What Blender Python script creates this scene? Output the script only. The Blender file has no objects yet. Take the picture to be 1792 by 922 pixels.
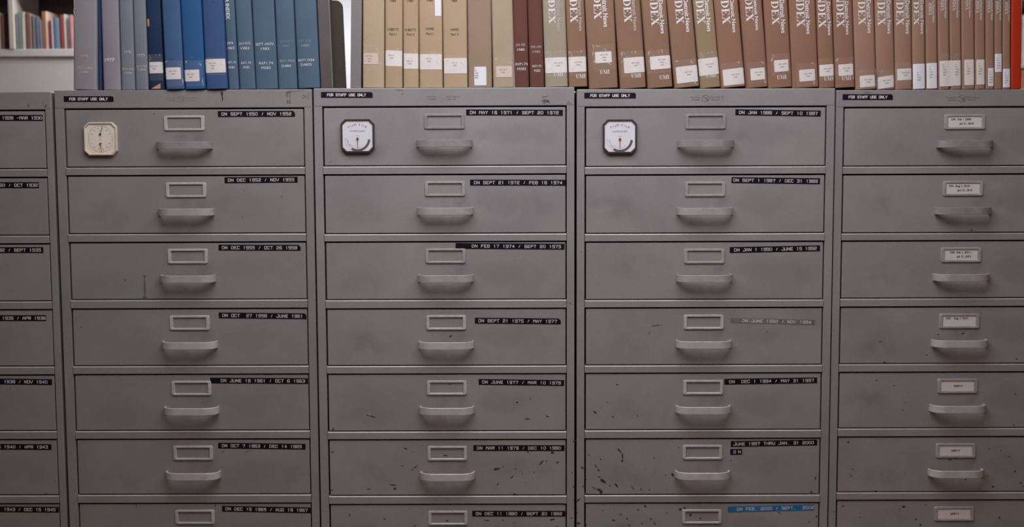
import bpy, bmesh, math, random
from mathutils import Vector, Matrix

C = bpy.context.scene.collection
R = random.Random(7)

# ------------------------------------------------------------------ camera
PITCH, ROLL, YAW, F_PX, DIST = 0.081657, -0.004197, -0.006347, 2023.016, 2.5
Z_OPEN = 1.56                       # height of the top drawer openings above the floor
CAM = Vector((0.0, -DIST, Z_OPEN - 0.132175))
_f0 = Vector((math.sin(YAW), math.cos(YAW), 0)); _r0 = Vector((math.cos(YAW), -math.sin(YAW), 0)); _z = Vector((0, 0, 1))
FWD = _f0 * math.cos(PITCH) - _z * math.sin(PITCH)
_u0 = _f0 * math.sin(PITCH) + _z * math.cos(PITCH)
RGT = _r0 * math.cos(ROLL) + _u0 * math.sin(ROLL)
UPV = _u0 * math.cos(ROLL) - _r0 * math.sin(ROLL)
cam_d = bpy.data.cameras.new('camera'); cam = bpy.data.objects.new('camera', cam_d); C.objects.link(cam)
cam.matrix_world = Matrix(((RGT.x, UPV.x, -FWD.x, CAM.x), (RGT.y, UPV.y, -FWD.y, CAM.y), (RGT.z, UPV.z, -FWD.z, CAM.z), (0, 0, 0, 1)))
cam_d.sensor_fit = 'HORIZONTAL'; cam_d.sensor_width = 36; cam_d.lens = F_PX / 1792 * 36
cam_d.dof.use_dof = True; cam_d.dof.focus_distance = 2.5; cam_d.dof.aperture_fstop = 4.5
cam_d.clip_start = 0.05
bpy.context.scene.camera = cam

# ------------------------------------------------------------------ light, world, exposure
sc = bpy.context.scene
sc.view_settings.view_transform = 'Standard'; sc.view_settings.look = 'None'
sc.view_settings.gamma = 1; sc.view_settings.exposure = 0.0; sc.view_settings.use_curve_mapping = False
w = bpy.data.worlds.new('world'); sc.world = w; w.use_nodes = True
w.node_tree.nodes['Background'].inputs[0].default_value = (0.9, 0.86, 0.9, 1); w.node_tree.nodes['Background'].inputs[1].default_value = 0.01

def area(name, loc, sx, sy, power, col, rot=(0, 0, 0)):
    l = bpy.data.lights.new(name, 'AREA'); l.shape = 'RECTANGLE'; l.size = sx; l.size_y = sy; l.energy = power; l.color = col
    o = bpy.data.objects.new(name, l); o.location = loc; o.rotation_euler = rot; C.objects.link(o); return o
area('unseen_overhead_light', (0.0, -0.80, 2.34), 1.7, 0.9, 30.5, (0.98, 0.97, 1.0))
area('unseen_overhead_light', (0.3, -3.1, 2.36), 2.2, 0.6, 6, (1.0, 0.76, 0.56))  # added unseen warm light, tints the lower drawers
area('unseen_overhead_light', (0.0, 3.2, 2.72), 4.5, 0.5, 120, (0.93, 0.96, 1.0))  # added unseen light, brightens the back wall
area('unseen_overhead_light', (-2.6, 1.7, 2.6), 1.2, 0.3, 11, (1.0, 0.96, 0.95))  # added unseen light for the left far shelf
area('unseen_overhead_light', (2.8, 1.7, 2.6), 1.2, 0.3, 11, (1.0, 0.96, 0.95))  # added unseen light for the right far shelf

# ------------------------------------------------------------------ pixel -> place helpers (a ray met with a real surface)
def ray(px, py):
    return (RGT * ((px - 896) / F_PX) - UPV * ((py - 461) / F_PX) + FWD).normalized()
def hit(px, py, p0, n):
    d = ray(px, py); return CAM + d * ((p0 - CAM).dot(n) / d.dot(n))
def at_y(px, py, y):
    return hit(px, py, Vector((0, y, 0)), Vector((0, 1, 0)))

# ------------------------------------------------------------------ materials
def srgb(r, g, b):
    f = lambda c: (c / 255 / 12.92) if c / 255 <= 0.04045 else ((c / 255 + 0.055) / 1.055) ** 2.4
    return (f(r), f(g), f(b), 1)
def mat(name, col, rough=0.6, metal=0.0, mottle=0.0, scale=8.0, fine=0.0, fscale=300.0, bump=0.0, spec=0.5, tint=None, rvar=0.0):
    m = bpy.data.materials.new(name); m.use_nodes = True; nt = m.node_tree; N = nt.nodes; L = nt.links
    b = N['Principled BSDF']; b.inputs['Roughness'].default_value = rough; b.inputs['Metallic'].default_value = metal
    b.inputs['Specular IOR Level'].default_value = spec
    b.inputs['Base Color'].default_value = col
    if mottle or fine or rvar:
        tc = N.new('ShaderNodeTexCoord'); oi = N.new('ShaderNodeObjectInfo')
        add = N.new('ShaderNodeVectorMath'); add.operation = 'ADD'
        sc_ = N.new('ShaderNodeVectorMath'); sc_.operation = 'SCALE'; sc_.inputs[0].default_value = (17, 31, 23)
        L.new(oi.outputs['Random'], sc_.inputs['Scale']); L.new(tc.outputs['Object'], add.inputs[0]); L.new(sc_.outputs[0], add.inputs[1])
        n1 = N.new('ShaderNodeTexNoise'); n1.inputs['Scale'].default_value = scale; n1.inputs['Detail'].default_value = 5; n1.inputs['Roughness'].default_value = 0.6
        n1.inputs['Distortion'].default_value = 0.6
        L.new(add.outputs[0], n1.inputs['Vector'])
        n2 = N.new('ShaderNodeTexNoise'); n2.inputs['Scale'].default_value = fscale; n2.inputs['Detail'].default_value = 2
        L.new(add.outputs[0], n2.inputs['Vector'])
        mr = N.new('ShaderNodeMapRange'); mr.inputs[1].default_value = 0.3; mr.inputs[2].default_value = 0.7
        mr.inputs[3].default_value = 1 - mottle; mr.inputs[4].default_value = 1 + mottle; L.new(n1.outputs['Fac'], mr.inputs[0])
        mf = N.new('ShaderNodeMapRange'); mf.inputs[1].default_value = 0.3; mf.inputs[2].default_value = 0.7
        mf.inputs[3].default_value = 1 - fine; mf.inputs[4].default_value = 1 + fine; L.new(n2.outputs['Fac'], mf.inputs[0])
        mm = N.new('ShaderNodeMath'); mm.operation = 'MULTIPLY'; L.new(mr.outputs[0], mm.inputs[0]); L.new(mf.outputs[0], mm.inputs[1])
        src = mm.outputs[0]
        mx = N.new('ShaderNodeMix'); mx.data_type = 'RGBA'; mx.inputs['A'].default_value = col
        mx.inputs['B'].default_value = tint or col; L.new(n1.outputs['Fac'], mx.inputs['Factor'])
        vs = N.new('ShaderNodeVectorMath'); vs.operation = 'SCALE'; L.new(mx.outputs['Result'], vs.inputs[0]); L.new(src, vs.inputs['Scale'])
        L.new(vs.outputs[0], b.inputs['Base Color'])
        if rvar:
            rr = N.new('ShaderNodeMapRange'); rr.inputs[1].default_value = 0.3; rr.inputs[2].default_value = 0.7
            rr.inputs[3].default_value = rough - rvar; rr.inputs[4].default_value = rough + rvar
            L.new(n1.outputs['Fac'], rr.inputs[0]); L.new(rr.outputs[0], b.inputs['Roughness'])
        if bump:
            bp = N.new('ShaderNodeBump'); bp.inputs['Strength'].default_value = bump; bp.inputs['Distance'].default_value = 0.0006
            L.new(n2.outputs['Fac'], bp.inputs['Height']); L.new(bp.outputs[0], b.inputs['Normal'])
    return m
STEEL = (0.262, 0.248, 0.260, 1)
M = {}
M['paint'] = mat('grey_enamel', STEEL, 0.38, 0.0, 0.09, 6.0, 0.035, 260, 0.05, 0.5, (0.254, 0.241, 0.246, 1), 0.08)
M['paint_left'] = mat('grey_enamel_left', (0.246, 0.232, 0.239, 1), 0.4, 0.0, 0.09, 6.0, 0.035, 260, 0.05, 0.45, (0.230, 0.217, 0.219, 1), 0.08)  # slightly darker grey, on the two left cabinets
M['edge'] = mat('highlit_worn_edge', (0.44, 0.42, 0.42, 1), 0.32, 0.15, 0.10, 30, 0.05, 300, 0.0)  # lighter edge colour carries the overhead highlight as well as wear
M['void'] = mat('gap_shade_black', (0.006, 0.006, 0.009, 1), 0.9, spec=0.1)  # near-black colour stands in for shade in the drawer gaps
M['handle'] = mat('worn_aluminium', (0.58, 0.575, 0.585, 1), 0.34, 0.25, 0.13, 45, 0.05, 300, 0.05, tint=(0.48, 0.475, 0.475, 1))
M['handle_mid'] = mat('half_worn_pull', (0.44, 0.425, 0.435, 1), 0.40, 0.2, 0.14, 45, 0.05, 300, 0.05, tint=(0.38, 0.365, 0.37, 1))
M['handle_painted'] = mat('grey_painted_pull', (0.27, 0.255, 0.265, 1), 0.45, 0.1, 0.16, 40, 0.04, 300, 0.05)
M['holder'] = mat('holder_metal', (0.49, 0.475, 0.47, 1), 0.36, 0.15, 0.12, 60, 0.05, 300)
M['holder_mid'] = mat('holder_half_worn', (0.36, 0.345, 0.35, 1), 0.38, 0.1, 0.14, 60, 0.04, 300)
M['holder_painted'] = mat('holder_painted_grey', (0.28, 0.265, 0.27, 1), 0.42, 0.1, 0.14, 60, 0.04, 300)
M['card'] = mat('white_card', (0.66, 0.61, 0.62, 1), 0.7, mottle=0.03, scale=30)
M['tape'] = mat('black_label_tape', (0.006, 0.005, 0.011, 1), 0.45, mottle=0.3, scale=30, spec=0.22)
M['tape_grey'] = mat('worn_grey_label_tape', (0.15, 0.145, 0.14, 1), 0.4, mottle=0.25, scale=40)
M['tape_blue'] = mat('blue_label_tape', (0.014, 0.14, 0.33, 1), 0.35, mottle=0.15, scale=30)
M['emboss'] = mat('embossed_white', (0.72, 0.69, 0.70, 1), 0.6)
M['ink'] = mat('black_ink', (0.02, 0.02, 0.022, 1), 0.7)
M['ink_soft'] = mat('typed_grey_ink', (0.16, 0.145, 0.15, 1), 0.7)
M['badge'] = mat('badge_ink', (0.10, 0.088, 0.09, 1), 0.6)
M['badge_faint'] = mat('badge_ink_faded', (0.165, 0.15, 0.152, 1), 0.6)
M['badge_red'] = mat('badge_red_ink', (0.17, 0.09, 0.08, 1), 0.6)
M['stain'] = mat('brown_drip_stain', (0.045, 0.03, 0.024, 1), 0.5, mottle=0.25, scale=90)
M['stain_grey'] = mat('grey_rubbed_stain', (0.125, 0.088, 0.085, 1), 0.6, mottle=0.25, scale=90)
M['scratch'] = mat('pale_scratch', (0.30, 0.28, 0.28, 1), 0.6)
M['ghost'] = mat('cleaner_paint_where_tape_was', (0.265, 0.25, 0.255, 1), 0.5, mottle=0.08, scale=20)
M['chip'] = mat('bare_grey_chip', (0.11, 0.10, 0.10, 1), 0.55, mottle=0.3, scale=100)
M['dial_white'] = mat('white_dial_card', (0.68, 0.68, 0.74, 1), 0.5, mottle=0.03, scale=20)
M['dial_cream'] = mat('cream_dial_card', (0.74, 0.67, 0.58, 1), 0.5, mottle=0.04, scale=20)
M['rim_dark'] = mat('dark_bronze_rim', (0.085, 0.07, 0.07, 1), 0.35, 0.5)
M['rim_cream'] = mat('ivory_plastic_rim', (0.60, 0.50, 0.40, 1), 0.4, mottle=0.08, scale=40)
M['needle_red'] = mat('red_needle', (0.24, 0.045, 0.025, 1), 0.4)
M['needle_orange'] = mat('orange_needle', (0.42, 0.085, 0.02, 1), 0.4)
M['dial_grey'] = mat('dial_grey_band', (0.09, 0.09, 0.095, 1), 0.5)
M['paper'] = mat('book_paper', (0.55, 0.48, 0.38, 1), 0.9, mottle=0.1, scale=60)
M['foil_white'] = mat('white_foil', (0.66, 0.65, 0.66, 1), 0.5)
M['foil_worn'] = mat('worn_white_foil', (0.42, 0.38, 0.36, 1), 0.5)
M['foil_gold'] = mat('pale_gilt_foil', (0.56, 0.51, 0.42, 1), 0.45)
M['foil_faint'] = mat('nearly_rubbed_off_foil', (0.19, 0.27, 0.34, 1), 0.5)
M['sticker'] = mat('white_call_label', (0.70, 0.655, 0.65, 1), 0.6, mottle=0.05, scale=50, tint=(0.66, 0.62, 0.61, 1))
M['sticker_pink'] = mat('yellowed_call_label', (0.60, 0.50, 0.43, 1), 0.6, mottle=0.06, scale=50)
M['sticker_white'] = mat('bright_call_label', (0.72, 0.72, 0.78, 1), 0.5, mottle=0.03, scale=50)
M['torn_board'] = mat('torn_orange_board', (0.55, 0.26, 0.11, 1), 0.8, mottle=0.12, scale=80)

def clear_tape_mat():
    m = bpy.data.materials.new('clear_adhesive_tape'); m.use_nodes = True; N = m.node_tree.nodes; L = m.node_tree.links
    b = N['Principled BSDF']; b.inputs['Base Color'].default_value = (0.75, 0.70, 0.68, 1); b.inputs['Roughness'].default_value = 0.25
    t = N.new('ShaderNodeBsdfTransparent'); mx = N.new('ShaderNodeMixShader')
    tc = N.new('ShaderNodeTexCoord'); n = N.new('ShaderNodeTexNoise'); n.inputs['Scale'].default_value = 90; n.inputs['Detail'].default_value = 3; n.inputs['Distortion'].default_value = 1.5
    mp = N.new('ShaderNodeMapping'); mp.inputs['Scale'].default_value = (1.0, 1.0, 0.55)
    L.new(tc.outputs['Object'], mp.inputs[0]); L.new(mp.outputs[0], n.inputs['Vector'])
    r = N.new('ShaderNodeMapRange'); r.inputs[1].default_value = 0.60; r.inputs[2].default_value = 0.72; r.inputs[3].default_value = 0.055; r.inputs[4].default_value = 0.65
    L.new(n.outputs['Fac'], r.inputs[0]); L.new(r.outputs[0], mx.inputs[0]); L.new(t.outputs[0], mx.inputs[1]); L.new(b.outputs[0], mx.inputs[2])
    L.new(mx.outputs[0], N['Material Output'].inputs[0]); return m
M['clear'] = clear_tape_mat()
def smudge_mat(name, col, lo, hi, top, scale=14):
    """A rubbed, patchy film on the paint: see-through where the noise is low."""
    m = bpy.data.materials.new(name); m.use_nodes = True; N = m.node_tree.nodes; L = m.node_tree.links
    b = N['Principled BSDF']; b.inputs['Base Color'].default_value = col; b.inputs['Roughness'].default_value = 0.55
    t = N.new('ShaderNodeBsdfTransparent'); mx = N.new('ShaderNodeMixShader')
    tc = N.new('ShaderNodeTexCoord'); n = N.new('ShaderNodeTexNoise'); n.inputs['Scale'].default_value = scale; n.inputs['Detail'].default_value = 5; n.inputs['Distortion'].default_value = 0.8
    L.new(tc.outputs['Object'], n.inputs['Vector'])
    g = N.new('ShaderNodeAttribute'); g.attribute_name = 'fade'
    r = N.new('ShaderNodeMapRange'); r.inputs[1].default_value = lo; r.inputs[2].default_value = hi; r.inputs[3].default_value = 0; r.inputs[4].default_value = top
    L.new(n.outputs['Fac'], r.inputs[0]); mu = N.new('ShaderNodeMath'); mu.operation = 'MULTIPLY'; L.new(r.outputs[0], mu.inputs[0]); L.new(g.outputs['Fac'], mu.inputs[1])
    L.new(mu.outputs[0], mx.inputs[0]); L.new(t.outputs[0], mx.inputs[1]); L.new(b.outputs[0], mx.inputs[2])
    L.new(mx.outputs[0], N['Material Output'].inputs[0]); return m
M['smudge_pale'] = smudge_mat('pale_hand_smudge', (0.34, 0.32, 0.33, 1), 0.38, 0.66, 0.45)
M['smudge_dark'] = smudge_mat('dark_hand_smudge', (0.12, 0.112, 0.12, 1), 0.40, 0.68, 0.22)

def cloth(name, rgb, k=1.0, mottle=0.07, rough=0.75, tint=None):
    c = srgb(*rgb); c = (min(c[0] * k, .9), min(c[1] * k, .9), min(c[2] * k, .9), 1)
    t = srgb(*tint) if tint else c
    if tint: t = (t[0] * k, t[1] * k, t[2] * k, 1)
    return mat(name, c, rough, 0, mottle, 9, 0.04, 600, 0.12, 0.3, t)

# ------------------------------------------------------------------ mesh helpers
class MB:
    """collects verts/faces with material slots, builds one mesh object"""
    def __init__(s): s.v = []; s.f = []; s.m = []; s.mats = []; s.fade = {}
    def mi(s, name):
        if name not in s.mats: s.mats.append(name)
        return s.mats.index(name)
    def add(s, verts, faces, m):
        k = len(s.v); i = s.mi(m); s.v += [tuple(v) for v in verts]
        for f in faces: s.f.append([k + a for a in f]); s.m.append(i)
    def box(s, x0, x1, y0, y1, z0, z1, m):
        v = [(x, y, z) for z in (z0, z1) for y in (y0, y1) for x in (x0, x1)]
        s.add(v, [(0, 2, 3, 1), (4, 5, 7, 6), (0, 1, 5, 4), (2, 6, 7, 3), (0, 4, 6, 2), (1, 3, 7, 5)], m)
    def bevbox(s, x0, x1, y0, y1, z0, z1, m, b=0.0015, seg=2):
        bm = bmesh.new(); bmesh.ops.create_cube(bm, size=1)
        for v in bm.verts: v.co = Vector(((x0 + x1) / 2 + v.co.x * (x1 - x0), (y0 + y1) / 2 + v.co.y * (y1 - y0), (z0 + z1) / 2 + v.co.z * (z1 - z0)))
        bmesh.ops.bevel(bm, geom=list(bm.edges), offset=b, segments=seg, affect='EDGES', profile=0.5)
        bm.verts.index_update(); s.add([v.co[:] for v in bm.verts], [[v.index for v in f.verts] for f in bm.faces], m); bm.free()
    def poly(s, pts, m): s.add(pts, [tuple(range(len(pts)))], m)
    def build(s, name, parent=None, loc=(0, 0, 0), smooth=False):
        me = bpy.data.meshes.new(name); me.from_pydata(s.v, [], s.f)
        for n in s.mats: me.materials.append(M[n])
        me.polygons.foreach_set('material_index', s.m)
        if smooth: me.polygons.foreach_set('use_smooth', [True] * len(s.f))
        if s.fade:
            a = me.attributes.new('fade', 'FLOAT', 'POINT'); a.data.foreach_set('value', [s.fade.get(i, 0.0) for i in range(len(s.v))])
        me.update()
        if smooth: me.set_sharp_from_angle(angle=math.radians(32))
        o = bpy.data.objects.new(name, me); o.location = loc; C.objects.link(o)
        if parent: o.parent = parent
        return o
def empty(name, loc, label, cat, group=None, rz=0, ry=0):
    o = bpy.data.objects.new(name, None); o.empty_display_size = 0.05; o.location = loc; o.rotation_euler = (0, ry, rz); C.objects.link(o)
    o['label'] = label; o['category'] = cat
    if group: o['group'] = group
    return o
def tag(o, label, cat, group=None):
    o['label'] = label; o['category'] = cat
    if group: o['group'] = group
def structure(mb, name):
    o = mb.build(name); o['kind'] = 'structure'; return o

# ---- printed text: outline font turned into flat faces, cached
_tc = {}
def text2d(s, bold=0.0):
    k = (s, bold)
    if k not in _tc:
        cu = bpy.data.curves.new('t', 'FONT'); cu.body = s; cu.size = 1; cu.resolution_u = 2; cu.offset = bold; cu.fill_mode = 'FRONT'
        o = bpy.data.objects.new('t', cu); C.objects.link(o); dg = bpy.context.evaluated_depsgraph_get()
        me = o.evaluated_get(dg).to_mesh()
        V = [(v.co.x, v.co.y) for v in me.vertices]; Fc = [tuple(p.vertices) for p in me.polygons]
        o.evaluated_get(dg).to_mesh_clear(); bpy.data.objects.remove(o); bpy.data.curves.remove(cu)
        if V:
            x0 = min(v[0] for v in V); x1 = max(v[0] for v in V)
        else: x0 = x1 = 0
        _tc[k] = ([(a - x0, b) for a, b in V], Fc, x1 - x0)
    return _tc[k]
def put_text(mb, s, m, fn, h, width=None, bold=0.0, ax=0.5, vertical=False):
    """fn(a, b) -> 3-D point. h = capital height; text starts so that ax of its length lies at a = 0"""
    V, Fc, L = text2d(s, bold)
    if not V: return
    k = h / 0.72; kx = (width / L) if width else k
    if width is None: width = L * k
    mb.add([fn(a * kx - ax * width, b * k) for a, b in V], Fc, m)

# ---- embossed label-maker letters, strokes on a 4 x 6 grid
DY = {'0': ['1,0 3,0 4,1 4,5 3,6 1,6 0,5 0,1 1,0'], '1': ['1,5 2,6 2,0'], '2': ['0,6 4,6 4,3 0,3 0,0 4,0'], '3': ['0,6 4,6 4,0 0,0', '1,3 4,3'],
 '4': ['3,0 3,6 0,2 4,2'], '5': ['4,6 0,6 0,3.4 4,3.4 4,0 0,0'], '6': ['4,6 0,6 0,0 4,0 4,3.2 0,3.2'], '7': ['0,6 4,6 4,5 2,2 2,0'],
 '8': ['0,0 4,0 4,6 0,6 0,0', '0,3.2 4,3.2'], '9': ['0,0 4,0 4,6 0,6 0,3 4,3'], 'A': ['0,0 0,4 2,6 4,4 4,0', '0,2 4,2'],
 'B': ['0,0 3.4,0 4,.6 4,2.5 3.4,3.1 0,3.1', '0,0 0,6 3.4,6 4,5.4 4,3.7 3.4,3.1'], 'C': ['4,5 4,6 0,6 0,0 4,0 4,1'], 'D': ['0,0 0,6 3,6 4,5 4,1 3,0 0,0'],
 'E': ['4,6 0,6 0,0 4,0', '0,3 3.3,3'], 'F': ['4,6 0,6 0,0', '0,3 3.3,3'], 'G': ['4,5 4,6 0,6 0,0 4,0 4,2.6 2.3,2.6'], 'H': ['0,0 0,6', '4,0 4,6', '0,3 4,3'],
 'I': ['2,0 2,6'], 'J': ['4,6 4,0 0,0 0,1.6', '2.4,6 4,6'], 'L': ['0,6 0,0 4,0'], 'M': ['0,0 0,6 2,3.4 4,6 4,0'], 'N': ['0,0 0,6 4,0 4,6'],
 'O': ['0,0 4,0 4,6 0,6 0,0'], 'P': ['0,0 0,6 4,6 4,3 0,3'], 'R': ['0,0 0,6 4,6 4,3 0,3', '1.8,3 4,0'], 'S': ['4,5.2 4,6 0,6 0,3.1 4,3.1 4,0 0,0 0,.8'],
 'T': ['0,6 4,6', '2,6 2,0'], 'U': ['0,6 0,0 4,0 4,6'], 'V': ['0,6 0,4 2,0 4,4 4,6'], 'X': ['0,0 4,6', '0,6 4,0'], 'Y': ['0,6 2,3 4,6', '2,3 2,0'],
 '/': ['1,.6 3,5.4'], '-': ['.8,3 3.2,3'], '.': ['1.6,0 2.2,0'], ' ': []}
def dymo(mb, s, m, fn, pitch, cw, ch, st):
    for i, c in enumerate(s):
        for pl in DY.get(c, []):
            P = [tuple(float(q) for q in p.split(',')) for p in pl.split()]
            P = [(i * pitch + a / 4 * cw, b / 6 * ch) for a, b in P]
            for (a0, b0), (a1, b1) in zip(P, P[1:]):
                dx, dy = a1 - a0, b1 - b0; L = math.hypot(dx, dy) or 1e-9; dx, dy = dx / L, dy / L; e = st / 2
                q = [(a0 - dx * e - dy * e, b0 - dy * e + dx * e), (a0 - dx * e + dy * e, b0 - dy * e - dx * e), (a1 + dx * e + dy * e, b1 + dy * e - dx * e), (a1 + dx * e - dy * e, b1 + dy * e + dx * e)]
                mb.add([fn(x, y, 0) for x, y in q] + [fn(x, y, 1) for x, y in q], [(4, 5, 6, 7), (0, 1, 5, 4), (1, 2, 6, 5), (2, 3, 7, 6), (3, 0, 4, 7)], m)

# ---- serif capitals for the index volumes
def _r(a, b, c, d): return [(a, b), (c, b), (c, d), (a, d)]
def _arc(cx, cy, rx, ry, ix, iy, icx, a0, a1, n=10):
    out = []
    for i in range(n):
        t0 = math.radians(a0 + (a1 - a0) * i / n); t1 = math.radians(a0 + (a1 - a0) * (i + 1) / n)
        out.append([(cx + rx * math.cos(t0), cy + ry * math.sin(t0)), (cx + rx * math.cos(t1), cy + ry * math.sin(t1)),
                    (icx + ix * math.cos(t1), cy + iy * math.sin(t1)), (icx + ix * math.cos(t0), cy + iy * math.sin(t0))])
    return out
SER = {
 'I': (.42, [_r(.11, 0, .31, 1), _r(0, 0, .42, .06), _r(0, .94, .42, 1)]),
 'N': (.92, [_r(.11, 0, .19, 1), [(.08, 1), (.32, 1), (.80, 0), (.66, 0)], _r(.71, 0, .80, 1), _r(0, 0, .32, .06), _r(0, .94, .30, 1), _r(.58, .94, .92, 1)]),
 'D': (.86, [_r(.10, 0, .30, 1), _r(0, 0, .36, .06), _r(0, .94, .36, 1)] + _arc(.32, .5, .50, .5, .30, .44, .32, -90, 90)),
 'E': (.76, [_r(.10, 0, .30, 1), _r(0, 0, .7, .06), _r(0, .94, .68, 1), _r(.3, .47, .5, .54), _r(.62, .72, .69, 1), _r(.64, 0, .71, .28), _r(.46, .36, .51, .66)]),
 'X': (.88, [[(.06, 1), (.30, 1), (.84, 0), (.60, 0)], [(.66, 1), (.74, 1), (.18, 0), (.10, 0)], _r(0, .94, .38, 1), _r(.54, .94, .86, 1), _r(0, 0, .30, .06), _r(.50, 0, .88, .06)]),
 'U': (.86, [_r(.10, .32, .28, 1), _r(.66, .32, .73, 1), _r(0, .94, .38, 1), _r(.54, .94, .86, 1)] + _arc(.415, .32, .315, .32, .19, .25, .47, 180, 360)),
 'M': (1.06, [_r(.11, 0, .18, 1), _r(.78, 0, .96, 1), [(.08, 1), (.30, 1), (.56, 0), (.46, 0)], [(.80, 1), (.86, 1), (.56, 0), (.49, 0)], _r(0, 0, .29, .06), _r(0, .94, .26, 1), _r(.68, 0, 1.06, .06), _r(.80, .94, 1.06, 1)])}
def serif(mb, s, m, fn, h, length):
    """fn(a,b): a runs along the word 0..length, b up 0..h"""
    tot = sum(SER[c][0] + .04 for c in s); k = length / tot; a = 0
    for c in s:
        wd, ps = SER[c]
        for p in ps: mb.add([fn((a + x) * k, y * h) for x, y in p], [tuple(range(len(p)))], m)
        a += wd + .04

# ------------------------------------------------------------------ room
CEIL = 2.75
M['floor'] = mat('brown_carpet', (0.34, 0.19, 0.11, 1), 0.95, 0, 0.15, 3, 0.2, 400, 0.3, 0.1)
M['wall'] = mat('white_wall_paint', (0.78, 0.78, 0.82, 1), 0.9, 0, 0.02, 2)
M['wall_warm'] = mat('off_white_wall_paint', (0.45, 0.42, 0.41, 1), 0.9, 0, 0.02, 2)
M['ceil'] = mat('ceiling_tile', (0.7, 0.69, 0.68, 1), 0.9, 0, 0.03, 5, 0.08, 200)
g = MB(); g.box(-4.5, 4.5, -5, 4.5, -0.05, 0, 'floor'); structure(g, 'floor')
g = MB(); g.box(-4.5, 4.5, -5, 4.5, CEIL, CEIL + 0.05, 'ceil'); structure(g, 'ceiling')
g = MB(); g.box(-4.5, 4.5, 4.4, 4.5, 0, CEIL, 'wall'); structure(g, 'wall_back')
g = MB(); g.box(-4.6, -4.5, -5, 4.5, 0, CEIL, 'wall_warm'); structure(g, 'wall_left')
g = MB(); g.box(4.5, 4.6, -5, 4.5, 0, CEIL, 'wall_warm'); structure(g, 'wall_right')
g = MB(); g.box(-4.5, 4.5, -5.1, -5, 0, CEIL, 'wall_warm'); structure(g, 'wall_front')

# ------------------------------------------------------------------ filing cabinets
CB = [[-1.53913, 0.00014, 0.00041], [-0.97924, -3e-05, 0.00108], [-0.4223, -0.00196, -0.00185], [0.14131, 0.00038, -0.00113], [0.69645, 0.00149, 0.0015]]
WS = [0.52, 0.51802, 0.52514, 0.51876, 0.52]
ZE = [[-0.001, -0.1285, -0.1447, -0.2726, -0.2886, -0.4163, -0.4325, -0.5599, -0.5765, -0.7033, -0.7203, -0.848, -0.8644, -0.9926],
      [0.0012, -0.1259, -0.1418, -0.2699, -0.2864, -0.4139, -0.4314, -0.5597, -0.5762, -0.7038, -0.7204, -0.8472, -0.8645, -0.9926],
      [0.0028, -0.1255, -0.142, -0.2718, -0.2872, -0.4156, -0.4329, -0.5606, -0.5765, -0.706, -0.7223, -0.85, -0.8671, -0.9926],
      [-0.0001, -0.1291, -0.1448, -0.2733, -0.2892, -0.4176, -0.4329, -0.5612, -0.5765, -0.7049, -0.7217, -0.8498, -0.8657, -0.9926],
      [-0.003, -0.1306, -0.146, -0.2746, -0.2894, -0.4166, -0.4331, -0.5604, -0.5765, -0.703, -0.7197, -0.8459, -0.8614, -0.9926]]
STILE = [(0.017, 0.0140), (0.0197, 0.0172), (0.0178, 0.0165), (0.0168, 0.0172), (0.0162, 0.0165)]
NROW = 10; DEPTH = 0.62
for z in ZE:
    while len(z) < 2 * NROW: z += [z[-2] - 0.1440, z[-1] - 0.1440]
def to_cab(c, px, py, yo=0.0):
    """where a line of sight meets the front of cabinet c (yo = distance in front of it), in the cabinet's own x, z"""
    x0, yaw, y0 = CB[c]; ux = Vector((math.cos(yaw), math.sin(yaw), 0)); n = Vector((-math.sin(yaw), math.cos(yaw), 0)); p0 = Vector((x0, y0, 0)) - n * yo
    h = hit(px, py, p0, n); return (h - p0).dot(ux), h.z
TOPS = [to_cab(0, 45, 161)[1], to_cab(1, 322, 157.2)[1], to_cab(2, 775, 153.5)[1], to_cab(3, 1233, 155.2)[1], to_cab(4, 1626, 157)[1]]

LAB = ['grey steel drawer cabinet cut off by the left edge, labels from 1930 to 1945',
       'grey steel drawer cabinet with the cream two-needle dial on its top drawer',
       'grey steel drawer cabinet under the tan books, top drawer tape reading MAY 16 1971',
       'grey steel drawer cabinet with a blue label tape on its lowest visible drawer',
       'grey steel drawer cabinet at the right with white paper cards in every holder']
cabs = [empty('filing_cabinet', (CB[c][0], CB[c][2], 0), LAB[c], 'filing cabinet', 'grey steel drawer cabinets in a row', CB[c][1]) for c in range(5)]

def stain(mb, x, z, L, wd, ang, m='stain', y=0.0, tail=0.4):
    """a thin flat splash: teardrop L long and wd wide, at angle ang"""
    n = 10; pts = []
    for i in range(n):
        t = 2 * math.pi * i / n; a = math.cos(t) * L / 2; b = math.sin(t) * wd / 2 * (1 - tail * math.cos(t)) * (0.8 + 0.35 * R.random())
        pts.append((x + a * math.cos(ang) - b * math.sin(ang), y, z + a * math.sin(ang) + b * math.cos(ang)))
    mb.poly(pts, m)
def soft_patch(mb, x, z, rx, rz, m, y):
    k = len(mb.v); n = 16; V = [(x, y, z)]; Fc = []
    for ring, s in enumerate((0.35, 0.7, 1.0)):
        for i in range(n): t = 2 * math.pi * i / n; V.append((x + rx * s * math.cos(t), y, z + rz * s * math.sin(t)))
    for i in range(n): Fc.append((0, 1 + i, 1 + (i + 1) % n))
    for ring in range(2):
        for i in range(n): a = 1 + ring * n + i; b = 1 + ring * n + (i + 1) % n; Fc.append((a, a + n, b + n, b))
    mb.add(V, Fc, m)
    for i in range(len(V)): mb.fade[k + i] = 1.0 if i == 0 else (0.85, 0.4, 0.0)[(i - 1) // n]

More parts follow.
